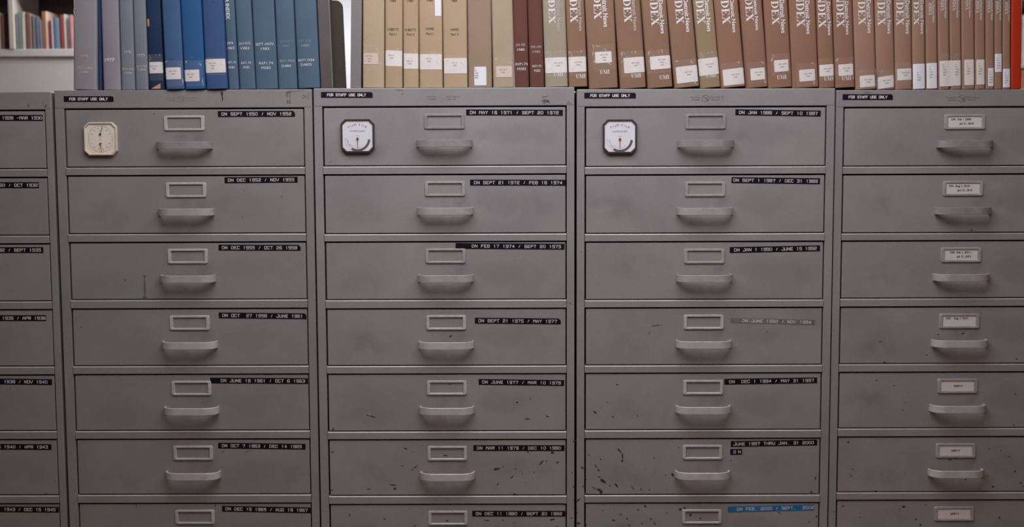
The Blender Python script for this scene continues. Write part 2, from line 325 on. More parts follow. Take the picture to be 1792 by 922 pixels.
def rrect(hw, hh, r, n=4):
    P = []
    for cx, cz, a in ((hw - r, hh - r, 0), (-hw + r, hh - r, 90), (-hw + r, -hh + r, 180), (hw - r, -hh + r, 270)):
        for i in range(n + 1): t = math.radians(a + 90 * i / n); P.append((cx + r * math.cos(t), cz + r * math.sin(t)))
    return P
def holder_mesh(m):
    mb = MB(); loops = [(.0436, .0161, .0040, 0.0), (.0436, .0161, .0040, -.0016), (.0428, .0153, .0035, -.0026), (.0372, .0122, .0018, -.0028), (.0364, .0115, .0014, -.0022), (.0364, .0115, .0014, 0.0)]
    V = []; 
    for hw, hh, r, y in loops: V += [(a, y, b) for a, b in rrect(hw, hh, r)]
    n = 20; Fc = []
    for k in range(len(loops) - 1):
        for i in range(n): j = (i + 1) % n; Fc.append((k * n + i, k * n + j, (k + 1) * n + j, (k + 1) * n + i))
    mb.add(V, [f[::-1] for f in Fc], m); return mb
def handle_mesh(m):
    """bow pull: flat strip bent out from the drawer face at both ends"""
    mb = MB(); path = [(-.0602, 0.0), (-.0602, -.004)] + [(-(.0300 + .0302 * math.cos(math.radians(a))), -(.003 + .0232 * math.sin(math.radians(a)))) for a in range(10, 90, 8)] + [(-.0290, -.0262), (-.0150, -.0262)]
    path = path + [(0, -.0262)] + [(-a, b) for a, b in path[::-1]]
    n = len(path); th = .0044; hz = .0077; cs = [(0, -hz + .0005), (.0005, -hz), (th - .0005, -hz), (th, -hz + .0005), (th, hz - .0005), (th - .0005, hz), (.0005, hz), (0, hz - .0005)]
    V = []; 
    for i, (a, b) in enumerate(path):
        pa = path[max(i - 1, 0)]; pb = path[min(i + 1, n - 1)]; tx, ty = pb[0] - pa[0], pb[1] - pa[1]; L = math.hypot(tx, ty); nx, ny = -ty / L, tx / L   # inward normal
        for d, z in cs: V.append((a + nx * d, b + ny * d, z))
    k = len(cs); Fc = []
    for i in range(n - 1):
        for j in range(k): q = (j + 1) % k; Fc.append((i * k + j, (i + 1) * k + j, (i + 1) * k + q, i * k + q))
    mb.add(V, Fc, m)
    return mb

TAPES = { # (cabinet, row): x0, y0, x1, y1 of the tape's middle line, text x0, x1, text, height, material
 (1, 0): (381.2, 199.5, 516.3, 199.0, 387.9, 509.3, 'DN SEPT 1950 / NOV 1952'), (1, 1): (393.0, 315.4, 520.8, 314.3, 399.2, 514.3, 'DN DEC 1952 / NOV 1955'),
 (1, 2): (382.3, 433.3, 526.0, 433.6, 388.8, 519.5, 'DN DEC 1955 / OCT 26 1958'), (1, 3): (382.6, 551.7, 536.4, 553.4, 389.4, 529.8, 'DN OCT  27 1958 / JUNE 1961'),
 (1, 4): (367.8, 665.7, 538.9, 666.8, 386.8, 533.2, 'DN JUNE 18 1961 / OCT 6 1963'), (1, 5): (381.7, 779.6, 534.6, 781.6, 388.6, 527.5, 'DN OCT 7 1963 / DEC 14 1965'),
 (1, 6): (388.6, 890.1, 544.8, 893.0, 394.8, 538.0, 'DN DEC 15 1965 / AUG 19 1967'),
 (2, 0): (815.8, 196.7, 985.0, 197.3, 822.8, 977.1, 'DN MAY 16 1971 / SEPT 20 1972'), (2, 1): (822.6, 319.4, 989.8, 319.7, 829.9, 983.6, 'DN SEPT 21 1972 / FEB 16 1974'),
 (2, 2): (797.2, 430.2, 987.8, 431.6, 826.0, 981.4, 'DN FEB 17 1974 / SEPT 20 1975'), (2, 3): (831.0, 561.0, 981.3, 562.4, 837.8, 974.3, 'DN SEPT 21 1975 / MAY 1977'),
 (2, 4): (837.7, 668.2, 987.2, 670.2, 844.3, 981.0, 'DN JUNE 1977 / MAR 10 1979'), (2, 5): (828.4, 783.9, 988.0, 783.9, 834.9, 981.2, 'DN MAR 11 1979 / DEC 10 1980'),
 (2, 6): (826.4, 898.7, 989.5, 898.9, 832.9, 983.2, 'DN DEC 11 1980 / SEPT 20 1982'),
 (3, 0): (1287.0, 196.4, 1436.4, 198.7, 1293.7, 1430.5, 'DN JAN 1986 / SEPT 10 1987'), (3, 1): (1280.2, 315.1, 1435.0, 317.1, 1283.8, 1430.5, 'DN SEPT 1 1987 / DEC 31 1989'),
 (3, 2): (1277.1, 437.5, 1435.0, 434.4, 1285.0, 1428.8, 'DN JAN 1 1990 / JUNE 15 1992'), (3, 3): (1278.2, 560.5, 1426.0, 564.1, 1299.4, 1419.2, 'DN JUNE 1992 / NOV 1994'),
 (3, 4): (1267.6, 668.0, 1430.0, 665.4, 1276.4, 1424.1, 'DN  DEC 1 1994 / MAY 31 1997'), (3, 5): (1278.9, 777.0, 1430.0, 774.2, 1284.0, 1424.1, 'JUNE 1997 THRU JAN. 31 2000'),
 (3, 6): (1273.5, 891.5, 1425.2, 887.8, 1290.0, 1424.1, 'DN FEB. 2000 / SEPT.  2002'),
 (0, 0): (-22, 206.3, 74.8, 206.3, 4.0, 73.4, '1928 -MAR 1930'), (0, 1): (-22, 324.0, 67.7, 324.0, -11, 65.5, '1930 / OCT 1932'),
 (0, 2): (-26, 437.5, 75.6, 437.5, -12, 71.1, '1932 / SEPT 1935'), (0, 3): (-22, 556.6, 80.4, 556.6, 4.2, 79.0, '1935 / APR 1938'),
 (0, 4): (-22, 667.3, 90.9, 668.6, 7.1, 82.4, '1938 / NOV 1940'), (0, 5): (-22, 781.6, 89.8, 782.2, -3, 83.2, '6 1940 / APR 1943'),
 (0, 6): (-22, 891.0, 102.8, 891.9, 7.1, 96.6, '1943 / DEC 15 1945')}
STAFF = {1: (111.9, 173.3, 199.0, 173.3, 121.8, 188.6), 2: (562.0, 166.0, 652.3, 166.2, 572.8, 640.4), 3: (1022.5, 167.3, 1112.7, 167.3, 1033.2, 1102.0), 4: (1474.4, 169.9, 1562.2, 169.9, 1485.2, 1552.4)}
CARDS = {0: [('DN  Feb 1 2008 -', -.006, .0038), ('Jul 31, 2010', .004, -.0052)], 1: [('DN  Aug 1, 2010 -', -.006, .0038), ('Jan 31, 2013', .004, -.0052)],
         2: [('DN  Feb 1, 2013 -', .000, .0038), ('Jul 31, 2015', .006, -.0052)], 3: [('DN    Aug 1, 2015 -', -.003, .0043)],
         4: [('EMPTY', .002, -.002)], 5: [('EMPTY', 0, -.002)], 6: [('EMPTY', .002, -.002)]}

def make_tape(c, spec, text, name, parent, off, m='tape', h=.0128, yf=-.0, dy=(.0044, .0058, .0009), clip=0.0):
    """black embossing tape stuck on a face; off = where the parent part sits in the cabinet"""
    x0, y0, x1, y1, t0, t1 = spec
    A = to_cab(c, x0, y0); B = to_cab(c, x1, y1); dx, dz = B[0] - A[0], B[1] - A[1]; L = math.hypot(dx, dz); ca, sa = dx / L, dz / L
    T0 = to_cab(c, t0, y0)[0]; T1 = to_cab(c, t1, y1)[0]
    ox, oz = A[0], A[1]
    def fn(a, b, k=1): return (ca * a - sa * b, -(.0004 + .00035 * k), sa * a + ca * b)
    mb = MB(); hh = h / 2; e = .0014
    out = [(0, -hh), (L, -hh), (L, hh - clip), (L - clip * .9, hh), (0, hh)] if clip else [(0, -hh), (L, -hh), (L, hh), (0, hh)]
    n = len(out)
    V = [(ca * a - sa * b, 0, sa * a + ca * b) for a, b in out] + [(ca * a - sa * b, -.0004, sa * a + ca * b) for a, b in out]
    mb.add(V, [tuple(range(n, 2 * n))] + [(i, (i + 1) % n, n + (i + 1) % n, n + i) for i in range(n)], m)
    cw, ch, st = dy; pitch = ((T1 - T0) - cw) / (len(text) - 1); s0 = T0 - ox
    dymo(mb, text, 'emboss', lambda a, b, k: fn(a + s0, b - ch / 2, k), pitch, min(cw, pitch * .72), ch, st)
    return mb.build(name, parent, (ox - off[0], -yf - off[1], oz - off[2]))

def gauge(drawer, off, c, x0, y0, x1, y1, kind):
    A = to_cab(c, x0, y0, .006); B = to_cab(c, x1, y1, .006); cx, cz = (A[0] + B[0]) / 2, (A[1] + B[1]) / 2; s = ((B[0] - A[0]) + (A[1] - B[1])) / 4 * .985
    loc = (cx - off[0], 0 - off[1], cz - off[2])
    def octo(r, ch): return [(r - ch, r), (-r + ch, r), (-r, r - ch), (-r, -r + ch), (-r + ch, -r), (r - ch, -r), (r, -r + ch), (r, r - ch)]
    rim = 'rim_cream' if kind == 'thermo' else 'rim_dark'; face = 'dial_cream' if kind == 'thermo' else 'dial_white'
    mb = MB(); loops = [(s, .010, 0), (s, .010, -.0065), (s - .0012, .0095, -.0080), (s - .0030, .0090, -.0080), (s - .0042, .0088, -.0055)]
    V = []
    for r, ch, y in loops: V += [(a, y, b) for a, b in octo(r, ch)]
    mb.add(V, [(k * 8 + i, (k + 1) * 8 + i, (k + 1) * 8 + (i + 1) % 8, k * 8 + (i + 1) % 8) for k in range(4) for i in range(8)], rim)
    fr = mb.build('dial_frame', drawer, loc); fr['label'] = 'ivory octagonal dial frame' if kind == 'thermo' else 'dark octagonal dial frame'
    r = s - .0040; d = MB(); d.poly([(a, -.0056, b) for a, b in octo(r, .0089)], face); y = -.0058
    def seg(a0, b0, a1, b1, t, m):
        dx, dz = a1 - a0, b1 - b0; L = math.hypot(dx, dz) or 1; px, pz = -dz / L * t / 2, dx / L * t / 2
        d.poly([(a0 + px, y, b0 + pz), (a0 - px, y, b0 - pz), (a1 - px, y, b1 - pz), (a1 + px, y, b1 + pz)], m)
    def arctext(txt, rad, a0, a1, h, m, cxz, flip=False, bold=.0):
        for i, chh in enumerate(txt):
            if chh == ' ': continue
            t = math.radians(a0 + (a1 - a0) * i / max(len(txt) - 1, 1)); rot = t - math.pi / 2 if not flip else t + math.pi / 2
            X, Z = cxz[0] + rad * math.cos(t), cxz[1] + rad * math.sin(t)
            put_text(d, chh, m, lambda a, b: (X + a * math.cos(rot) - b * math.sin(rot), y, Z + a * math.sin(rot) + b * math.cos(rot)), h, bold=bold)
    nd = MB()
    def needle(p, q, t, hub, m, yy=-.0072):
        dx, dz = q[0] - p[0], q[1] - p[1]; L = math.hypot(dx, dz); px, pz = -dz / L * t / 2, dx / L * t / 2
        nd.add([(p[0] + px, yy, p[1] + pz), (p[0] - px, yy, p[1] - pz), (q[0] - px * .5, yy, q[1] - pz * .5), (q[0] + px * .5, yy, q[1] + pz * .5)], [(0, 1, 2, 3)], m)
        n = 14; nd.add([(p[0] + hub * math.cos(2 * math.pi * i / n), yy + o, p[1] + hub * math.sin(2 * math.pi * i / n)) for o in (-.0006, .0016) for i in range(n)],
                       [tuple(range(n))] + [(i, (i + 1) % n, n + (i + 1) % n, n + i) for i in range(n)], m)
    if kind == 'thermo':
        pt = (0, s * .28); pb = (0, -s * .28); ct = (0, s * .085); cb = (0, -s * .085); rad = s * .70
        for i in range(13):
            t = math.radians(165 - 12.5 * i); a, b = math.cos(t), math.sin(t); L_ = .0030 if i % 2 == 0 else .0018
            seg(ct[0] + rad * a, ct[1] + rad * b, ct[0] + (rad + L_) * a, ct[1] + (rad + L_) * b, .0005, 'ink_soft')
            seg(cb[0] + rad * a, cb[1] - rad * b, cb[0] + (rad + .0024) * a, cb[1] - (rad + .0024) * b, .0005, 'ink_soft')
        for i in range(24):
            t0, t1 = math.radians(165 - 6.25 * i), math.radians(165 - 6.25 * (i + 1))
            seg(rad * math.cos(t0), ct[1] + rad * math.sin(t0), rad * math.cos(t1), ct[1] + rad * math.sin(t1), .0003, 'ink_soft')
            seg(rad * math.cos(t0), cb[1] - rad * math.sin(t0), rad * math.cos(t1), cb[1] - rad * math.sin(t1), .0003, 'needle_orange')
        for sx in (-1, 1): seg(sx * rad * .99, -s * .20, sx * rad * .99, s * .20, .0003, 'ink_soft'); seg(sx * rad * 1.04, -s * .20, sx * rad * 1.04, s * .20, .0003, 'ink_soft')
        for sg, cc_, NS in ((1, ct, ('20', '40', '60', '80', '100', '120')), (-1, cb, ('0', '20', '40', '60', '80', '100'))):
            for i, tx in enumerate(NS):
                t = math.radians(160 - 28 * i); X, Z = cc_[0] + rad * .80 * math.cos(t), cc_[1] + sg * rad * .80 * math.sin(t)
                put_text(d, tx, 'ink_soft', lambda a, b: (X + a, y, Z + b - .0010), .0026)
        put_text(d, 'TEMPERATURE', 'ink_soft', lambda a, b: (a, y, s * .47 + b), .0012); put_text(d, 'HUMIDITY', 'ink_soft', lambda a, b: (a, y, -s * .56 + b), .0012)
        put_text(d, 'RELATIVE', 'ink_soft', lambda a, b: (a, y, -s * .48 + b), .0012); seg(-.004, -.0015, .004, -.0015, .0003, 'ink_soft')
        seg(-.0022, .0035, -.001, .002, .0004, 'ink_soft'); seg(-.001, .002, .002, .0035, .0004, 'ink_soft')
        needle(pt, (s * .15, s * .80), .0011, .0021, 'ink'); needle(pb, (s * .05, -s * .78), .0015, .0024, 'needle_orange')
    else:
        arctext('FILM FILE', s * 1.03, 118, 62, .0050, 'ink', (0, -s * .43), bold=.0)
        put_text(d, 'HUMIDIGUIDE', 'ink_soft', lambda a, b: (a, y, s * .24 + b), .0040, width=s * .88)
        put_text(d, 'Taylor', 'ink_soft', lambda a, b: (a, y, -s * .02 + b), .0022, width=s * .20)
        c0 = (0, -s * .16); ro, ri = s * .76, s * .62
        for i in range(16):
            t0 = math.radians(-122 + (122 - 4) * i / 16); t1 = math.radians(-122 + (122 - 4) * (i + 1) / 16)
            d.poly([(c0[0] + q * math.cos(t), y, c0[1] + q * math.sin(t)) for q, t in ((ri, t0), (ro, t0), (ro, t1), (ri, t1))], 'dial_grey')
        for rr in (ri, ro):
            for i in range(6):
                t0 = math.radians(-122 - 9.5 * i); t1 = math.radians(-122 - 9.5 * (i + 1)); seg(c0[0] + rr * math.cos(t0), c0[1] + rr * math.sin(t0), c0[0] + rr * math.cos(t1), c0[1] + rr * math.sin(t1), .0003, 'ink_soft')
        for an in (-122, -179): t = math.radians(an); seg(c0[0] + ri * math.cos(t), c0[1] + ri * math.sin(t), c0[0] + ro * math.cos(t), c0[1] + ro * math.sin(t), .0003, 'ink_soft')
        arctext('TOO DRY', ri * 1.04, -172, -130, .0020, 'ink_soft', c0, True)
        arctext('RELATIVE HUMIDITY', s * .54, -134, -46, .0016, 'ink_soft', c0, True)
        seg(s * .72, -s * .30, s * .79, -s * .34, .0004, 'needle_red')
        needle(c0, (0, -s * .72), .0016, .0026, 'needle_red')
    d.build('dial_face', drawer, loc); nd.build('dial_needle', drawer, loc)

# brown splashes on the right-hand cabinets, seen in the photo: cabinet -> (x, y, length px, width px, angle deg)
SPL = {2: [(652, 729, 9, 2.2, -20), (644, 727, 7, 1, -20), (905, 704, 5, 2, 10), (928, 697.5, 4, 1.5, 90), (923, 733, 9, 2.4, 0), (958, 728.5, 7, 2, -20), (789, 588, 6, 2.4, 25), (583, 751, 4, 3, 0),
            (582, 791, 6, 2, 10), (710, 785, 7, 2, -20), (723, 791, 2, 1.5, 0), (780, 797, 9, 2.2, -5), (704, 815.5, 6, 1.2, -10), (728, 816.5, 8, 2, 40), (722, 821, 7, 1, 50), (688, 848.5, 13, 2, -5), (691, 855, 5, 4.5, 0), (645.5, 856, 7, 2, 0),
            (581, 857.5, 6, 1.6, 20), (870, 820.5, 12, 4, 12), (948, 809, 10, 3, 50), (956, 807, 5, 1.2, 0), (945, 812.5, 5, 1, 20), (976, 809, 5, 2.5, 10), (967, 792, 6, 5, 0), (924, 791, 6, 1.6, 0), (881, 817, 3, 2, 0), (902, 821, 3, 2, 0), (935, 826, 3, 1.6, -70),
            (896, 834.5, 7, 2, 35), (871.5, 847, 7, 1.6, 50), (914, 829.5, 2, 1.5, 0), (902, 865, 10, 2, -10), (860, 866, 6, 1.6, 20), (923, 868, 4, 1.5, 10), (920, 845, 2, 1.5, 0), (612, 901, 4, 2, 60), (673, 908, 4, 2, 0), (783, 911, 4, 3, 0), (726, 920, 6, 1.5, 20), (967, 909, 9, 3, 12), (853, 910.5, 7, 1.6, 0), (848, 910, 3, 1.5, 0), (880, 910, 4, 1.4, 0), (900, 915, 3, 1.4, 20), (975, 921, 4, 1.5, 20), (787, 672.5, 3, 1.5, 0), (790, 688, 3.5, 2.4, 0)],
       3: [(1041.5, 721.5, 7, 3, -40), (1073, 729.5, 5, 1.6, -45), (1053, 712, 3, 1.2, -60), (1062, 704, 3, 1.5, 0), (1080, 673, 5, 1.5, 0), (1115.5, 727.5, 3, 1.5, 0), (1084.5, 789, 11, 2.6, -50), (1089.5, 799, 12, 2.6, -88), (1089, 806.5, 4, 4, 0), (1030.5, 796, 4, 1.5, -30), (1051, 803.5, 3, 2, 0), (1145, 801.5, 3, 2, -20), (1187.5, 783, 2.5, 2, 0), (1280, 806, 3, 2, 0),
            (1043, 816, 7, 2, -60), (1048, 823, 6, 2.6, -35), (1056, 842, 13, 5, -35), (1049, 834.5, 6, 1.6, -15), (1079, 849.5, 9, 3, -50), (1068, 850, 4, 2, -40), (1050, 858, 12, 4, -25), (1052, 864, 10, 4, -80), (1040, 854, 10, 1.4, -25), (1107.5, 854, 9, 1.6, -55), (1122, 856.5, 4, 2, -80), (1137, 857, 2.5, 2, 0), (1026, 839, 3, 1.5, 0), (1177, 831, 7, 5, -70), (1165, 832.5, 2.5, 2, 0), (1427, 836, 8, 2, 80), (1420, 861, 5, 3, 0), (1212, 748, 2, 1, 0),
            (1129.5, 886, 6, 3, -45), (1117, 892, 5, 2, -40), (1190.5, 891, 5, 4.5, 40), (1198.5, 889, 4, 4, 0), (1208.5, 901, 5, 5, 40), (1226, 907, 3, 3, 0), (1074, 910.5, 5, 3, 0), (1098, 908, 5, 2, -50), (1055, 893, 3, 1.5, 0), (1086, 900, 4, 1.4, 0), (1139, 908, 4, 2, -50), (1146, 916, 6, 2, -50), (1101, 919, 4, 2, 0), (1124, 916, 4, 2, -30), (1167, 898, 3, 1.5, 0), (1429, 903.5, 4, 3, 70), (1416, 913, 3, 2, 70), (1364, 897, 4, 2, 0), (1025, 917, 5, 3, -50)],
       4: [(1534, 665.5, 4, 2.4, 0), (1565, 674.5, 3, 1.5, 20), (1585, 704.5, 3, 1.5, 0), (1580, 717.5, 3, 1.5, 0), (1541, 597.5, 5, 1.6, 0), (1641.5, 585, 3.5, 2, 0), (1685.5, 583.5, 6, 2.2, 15), (1548, 634, 4.5, 3, 0), (1621.5, 621.5, 3, 2, 0), (1779.5, 628, 3, 2, 0), (1700.5, 403, 4, 2.4, 0), (1485, 773.5, 4, 3, 0), (1663, 804, 6, 3, 0), (1673, 802, 4, 1.4, 0), (1533, 859.5, 5, 3, 0), (1492.5, 821, 3, 2, 0), (1489.5, 832.5, 3, 2, 0), (1543, 831, 2.5, 1.5, 0),
            (1690, 839, 3.5, 2.6, 70), (1738, 851.5, 5, 3, 0), (1715, 855, 3, 1.5, 0), (1776.5, 824.5, 4, 3, 80), (1786.5, 845, 4, 3, 60), (1790, 851, 3, 2, 0), (1765.5, 799, 4, 2, -10), (1731.5, 785, 3, 2, 0), (1751.5, 788, 2.5, 1.5, 0), (1728, 833, 3, 1.6, 0), (1475.5, 885.5, 5, 2, 0), (1582, 886.5, 7, 3.4, 0), (1574.5, 891, 3, 1.5, 0), (1603, 908.5, 4, 3, 80), (1611, 918.5, 4, 4, 0), (1749, 905.5, 4, 3, 80), (1505.5, 905.5, 3, 1.5, 0), (1620, 883, 3, 1.5, 0), (1774.5, 744, 3, 2, 0), (1777, 690, 3, 2, 0)]}
GREY = {1: [(253, 484, 5, 5, 0), (253, 502, 34, 3, 90), (253, 521, 7, 6, 0), (219, 490.5, 5, 3, 0), (142, 572, 3, 2, 0), (493, 344, 4, 2.4, 90), (426, 333, 3, 1.6, 0), (424, 379, 4, 2, -15), (238.5, 885, 6, 2.4, -70), (376.5, 884.5, 6, 3, 80), (434, 789, 12, 1.4, 25), (391, 789.5, 9, 1, 35), (532, 829, 2.5, 2, 0), (270, 199, 3, 3, 0), (384, 428, 2, 2, 0)],
        3: [(1146, 569.5, 14, 1.6, 12), (1153, 569, 14, 1.2, 3), (1136, 582, 10, .8, 50), (1343, 581, 2.4, 2.4, 0)], 2: [(579, 283, 3, 2, 0)], 0: [(18, 679, 9, 1, 60), (96, 842, 3, 2, 0), (80, 864, 7, 2, 0)]}
PALE = {1: [(172, 664, 44, 1.2, 14), (238, 666, 50, 1.2, 16), (186, 671, 50, .8, 18), (206.5, 852, 4, 1, -50)], 2: [], 3: []}
HEAD = {1: [('stain', 388.5, 165, 12, 3.6, -90), ('stain', 389.5, 173, 10, 2, -90), ('chip', 502, 166, 9, 3, 80), ('chip', 506, 163, 8, 2.4, 20), ('chip', 507.5, 168, 6, 2, 70), ('chip', 503, 177.5, 8, 3, 88), ('chip', 507, 178.5, 7, 4, 80), ('chip', 505, 160.5, 12, 1.6, 10), ('chip', 508, 173, 5, 1.6, 40), ('chip', 533, 170, 9, 1.4, 25), ('chip', 532, 167, 6, 1, 10), ('chip', 517, 159.5, 34, .9, 3), ('chip', 539, 168, 14, .8, 85)],
        2: [('chip', 952, 169.5, 8, 1.8, 12), ('chip', 957, 168, 6, 1.6, 35), ('chip', 951, 176, 6, 5, 20), ('chip', 956, 177, 9, 6, -10), ('chip', 960, 178, 8, 4, -50), ('chip', 953, 180, 6, 2, 0), ('chip', 700, 158, 12, 1.4, -6), ('chip', 995, 178, 6, 1.8, 70), ('chip', 998, 181, 5, 2, 20), ('chip', 992.5, 181, 3, 2, 20), ('chip', 705, 164.5, 4, 1.6, 0)], 0: [('chip', 50, 185, 6, 3.4, -70), ('chip', 80.5, 185, 7, 3, 60), ('chip', 75.5, 180, 3, 2.4, 0)],
        3: [], 4: [('chip', 1518, 162, 14, 1.6, 0)]}
STILE_SPL = {2: [(998, 531, 3, 2.4, 0), (1005, 771, 5, 3, 20), (1005, 851, 4, 4, 0), (1005, 875, 4, 3, 0), (1001, 827, 2.5, 2, 0), (1005, 889, 3, 2, 0), (1000.5, 906, 3, 2, 0)],
             3: [(1020, 819, 7, 2, 0), (1018.5, 817, 3, 2, 60), (1021, 851, 3, 3, 0), (1012.5, 874.5, 8, 3, 40), (1010, 897, 2.5, 2, 0), (1012.5, 915.5, 6, 4, 0), (1017, 440.5, 2, 2, 0)], 4: [(1459.5, 895, 3, 2, 0)], 1: [], 0: []}

holders = {k: holder_mesh(k) for k in ('holder', 'holder_mid', 'holder_painted')}
handles = {k: handle_mesh(k) for k in ('handle', 'handle_mid', 'handle_painted')}
hold_src = {}; hand_src = {}
def part_copy(cache, src, kind, name, parent, loc):
    if kind not in cache: o = src[kind].build(name, parent, loc, smooth=True); cache[kind] = o; return o
    o = cache[kind].copy(); C.objects.link(o); o.parent = parent; o.location = loc; return o

FR = 0.0007     # drawer fronts stand this far behind the frame's front
for c in range(5):
    root = cabs[c]; W = WS[c]; sl, sr = STILE[c]; Z = [Z_OPEN + z for z in ZE[c]]; top = TOPS[c]; pm = 'paint' if c >= 2 else 'paint_left'
    g = MB()
    # side walls with folded front stiles
    g.bevbox(-sl, 0, 0, DEPTH, 0.0, top - .0005, pm, .0009, 2); g.bevbox(W, W + sr, 0, DEPTH, 0.0, top - .0005, pm, .0009, 2)
    # header and top, flush over the stiles
    g.bevbox(-sl + .0006, W + sr - .0006, -.0006, DEPTH, Z[0], top, pm, .0016, 2)
    # rails between the openings
    for r in range(NROW - 1):
        zb_, zt_, rr_ = Z[2 * r + 2] + .0002, Z[2 * r + 1], .0024      # folded rail: square below, rolled along its top edge
        pf = [(.030, zb_), (-.0016, zb_)] + [(-.0016 + rr_ - rr_ * math.cos(math.radians(a)), zt_ - rr_ + rr_ * math.sin(math.radians(a))) for a in range(0, 91, 15)] + [(.030, zt_)]
        n_ = len(pf); V_ = [(x, y, z) for x in (.0009, W - .0009) for y, z in pf]; Q_ = [(i, (i + 1) % n_, n_ + (i + 1) % n_, n_ + i) for i in range(n_)]
        g.add(V_, [tuple(range(n_ - 1, -1, -1)), tuple(range(n_, 2 * n_))] + [q for i, q in enumerate(Q_) if not 2 < i < 8], pm); g.add(V_, Q_[3:8], 'edge')   # highlight put into the lighter rolled edge, with some rubbed paint
    g.bevbox(.0007, W - .0007, .0004, DEPTH, 0.0, Z[2 * NROW - 1], pm, .0022, 2)
    g.box(.0002, W - .0002, DEPTH - .012, DEPTH - .001, .01, top - .004, pm)
    g.box(W + sr - .001, W + sr + .0018, DEPTH - .03, DEPTH - .002, .01, top - .001, 'void')   # added rear strip, blocks the bright wall behind the gap
    for r in range(NROW):  # near-black boxes behind each front, shade put into the colour
        z1, z0 = Z[2 * r], Z[2 * r + 1]
        g.box(.0001, W - .0001, .032, .034, z0 - .01, z1 + .004, 'void')
        g.box(-.0001, .0003, .012, .032, z0 - .004, z1, 'void'); g.box(W - .0003, W + .0001, .012, .032, z0 - .004, z1, 'void')
    for s in HEAD[c]:
        x, z = to_cab(c, s[1], s[2]); stain(g, x, z, s[3] / 815, s[4] / 815, math.radians(s[5]), s[0], -.0008)
    for s in STILE_SPL[c]:
        x, z = to_cab(c, s[0], s[1]); stain(g, x, z, s[2] / 810, s[3] / 810, math.radians(s[4]), 'stain', -.0003)
    g.build('carcass', root)
    # maker's badge printed on the header
    if c > 0:
        bx = {1: 316, 2: 772.5, 3: 1233.5, 4: 1682}[c]; by = {1: 173.2, 2: 171.0, 3: 172.0, 4: 172.4}[c]; X, Zb = to_cab(c, bx, by)
        g = MB(); bm_ = {1: 'badge_faint', 2: 'badge', 3: 'badge', 4: 'badge'}[c]; cc = {1: 'badge_faint', 2: 'ghost', 3: 'badge_red', 4: 'badge'}[c]
        put_text(g, 'Yawman', bm_, lambda a, b: (a - .0215, 0, b + .0008), .0034, width=.021); put_text(g, 'Erbe Mfg.Co', bm_, lambda a, b: (a + .0258, 0, b + .0008), .0034, width=.028)
        put_text(g, 'ROCHESTER', bm_, lambda a, b: (a - .0195, 0, b - .0042), .0018, width=.017, bold=.03); put_text(g, 'NEW YORK', bm_, lambda a, b: (a + .0220, 0, b - .0042), .0018, width=.018, bold=.03)
        for i in range(20):
            t0, t1 = 2 * math.pi * i / 20, 2 * math.pi * (i + 1) / 20
            g.poly([(.0015 + q[0] * math.cos(q[2]), 0, -.0002 + q[1] * math.sin(q[2])) for q in ((.0088, .0072, t0), (.0088, .0072, t1), (.0081, .0065, t1), (.0081, .0065, t0))], cc)
        for ax_, az_, bx_, bz_, t_ in ((-.006, .003, -.001, .002, .0012), (-.001, .002, .002, -.001, .0014), (.002, -.001, .007, -.003, .0013), (.006, .003, -.001, -.004, .0012), (.002, -.004, .005, -.0045, .0012)):
            dx, dz = bx_ - ax_, bz_ - az_; L = math.hypot(dx, dz); px, pz = -dz / L * t_ / 2, dx / L * t_ / 2
            g.poly([(.0015 + ax_ + px, 0, az_ + pz), (.0015 + ax_ - px, 0, az_ - pz), (.0015 + bx_ - px, 0, bz_ - pz), (.0015 + bx_ + px, 0, bz_ + pz)], cc)
        g.build('maker_badge', root, (X, -.0008, Zb))
        make_tape(c, STAFF[c], 'FOR STAFF USE ONLY', 'warning_tape', root, (0, 0, 0), h=.0122, yf=.0006, dy=(.0035, .0050, .0011), clip=.003)
    for r in range(NROW):
        zt, zb = Z[2 * r], Z[2 * r + 1]; off = (W / 2, FR, zt); H = zt - zb
        gl, gr, gt, gb = .0034, .0026, .0034, .0020
        d = MB(); d.bevbox(-W / 2 + gl, W / 2 - gr, 0, .019, -H + gb, -gt, pm, .0013, 3)
        d.box(-W / 2 + .012, W / 2 - .012, .019, .0315, -H + .012, -.02, 'void')
        def cond(px, py):
            x, z = to_cab(c, px, py)
            return (x - W / 2, z - zt) if (0.002 < x < W - .002 and zb + .001 < z < zt - .003) else None
        for lst, m, q in ((SPL.get(c, []), 'stain', 795), (GREY.get(c, []), 'stain_grey', 800), (PALE.get(c, []), 'scratch', 800)):
            for s in lst:
                p = cond(s[0], s[1])
                if p: stain(d, p[0], p[1], s[2] / q, s[3] / q, math.radians(s[4]), m, -.00025)
        rr = random.Random(c * 31 + r)
        if r < 7:
            # hand grime round the pull and pale rubbed cloud right of it
            soft_patch(d, rr.uniform(.02, .05), -.062, .05, .022, 'smudge_dark', -.00012)
            soft_patch(d, rr.uniform(-.03, .03), -.1, .085, .016, 'smudge_dark', -.00014)
            soft_patch(d, rr.uniform(.11, .17), -rr.uniform(.05, .075), .10, .036, 'smudge_pale', -.00016)
            soft_patch(d, rr.uniform(-.19, -.13), -rr.uniform(.05, .09), .08, .035, rr.choice(('smudge_pale', 'smudge_dark')), -.00018)
        if c == 4 and r < 6:
            gx = {0: 1720, 1: 1728, 2: 1728, 3: 1719, 4: 1722, 5: 1706}[r]; gy = {0: (203, 216), 1: (320, 332), 2: (426, 438), 3: (541.5, 553.5), 4: (661, 668), 5: (766.5, 778.5)}[r]
            a = to_cab(c, gx, gy[0]); b = to_cab(c, gx + 100, gy[1])
            d.poly([(u - W / 2, -.00005, v - zt) for u, v in ((a[0], a[1]), (a[0], b[1]), (min(b[0], W - .01), b[1]), (min(b[0], W - .01), a[1]))], 'ghost')
        dr = d.build('drawer', root, off)
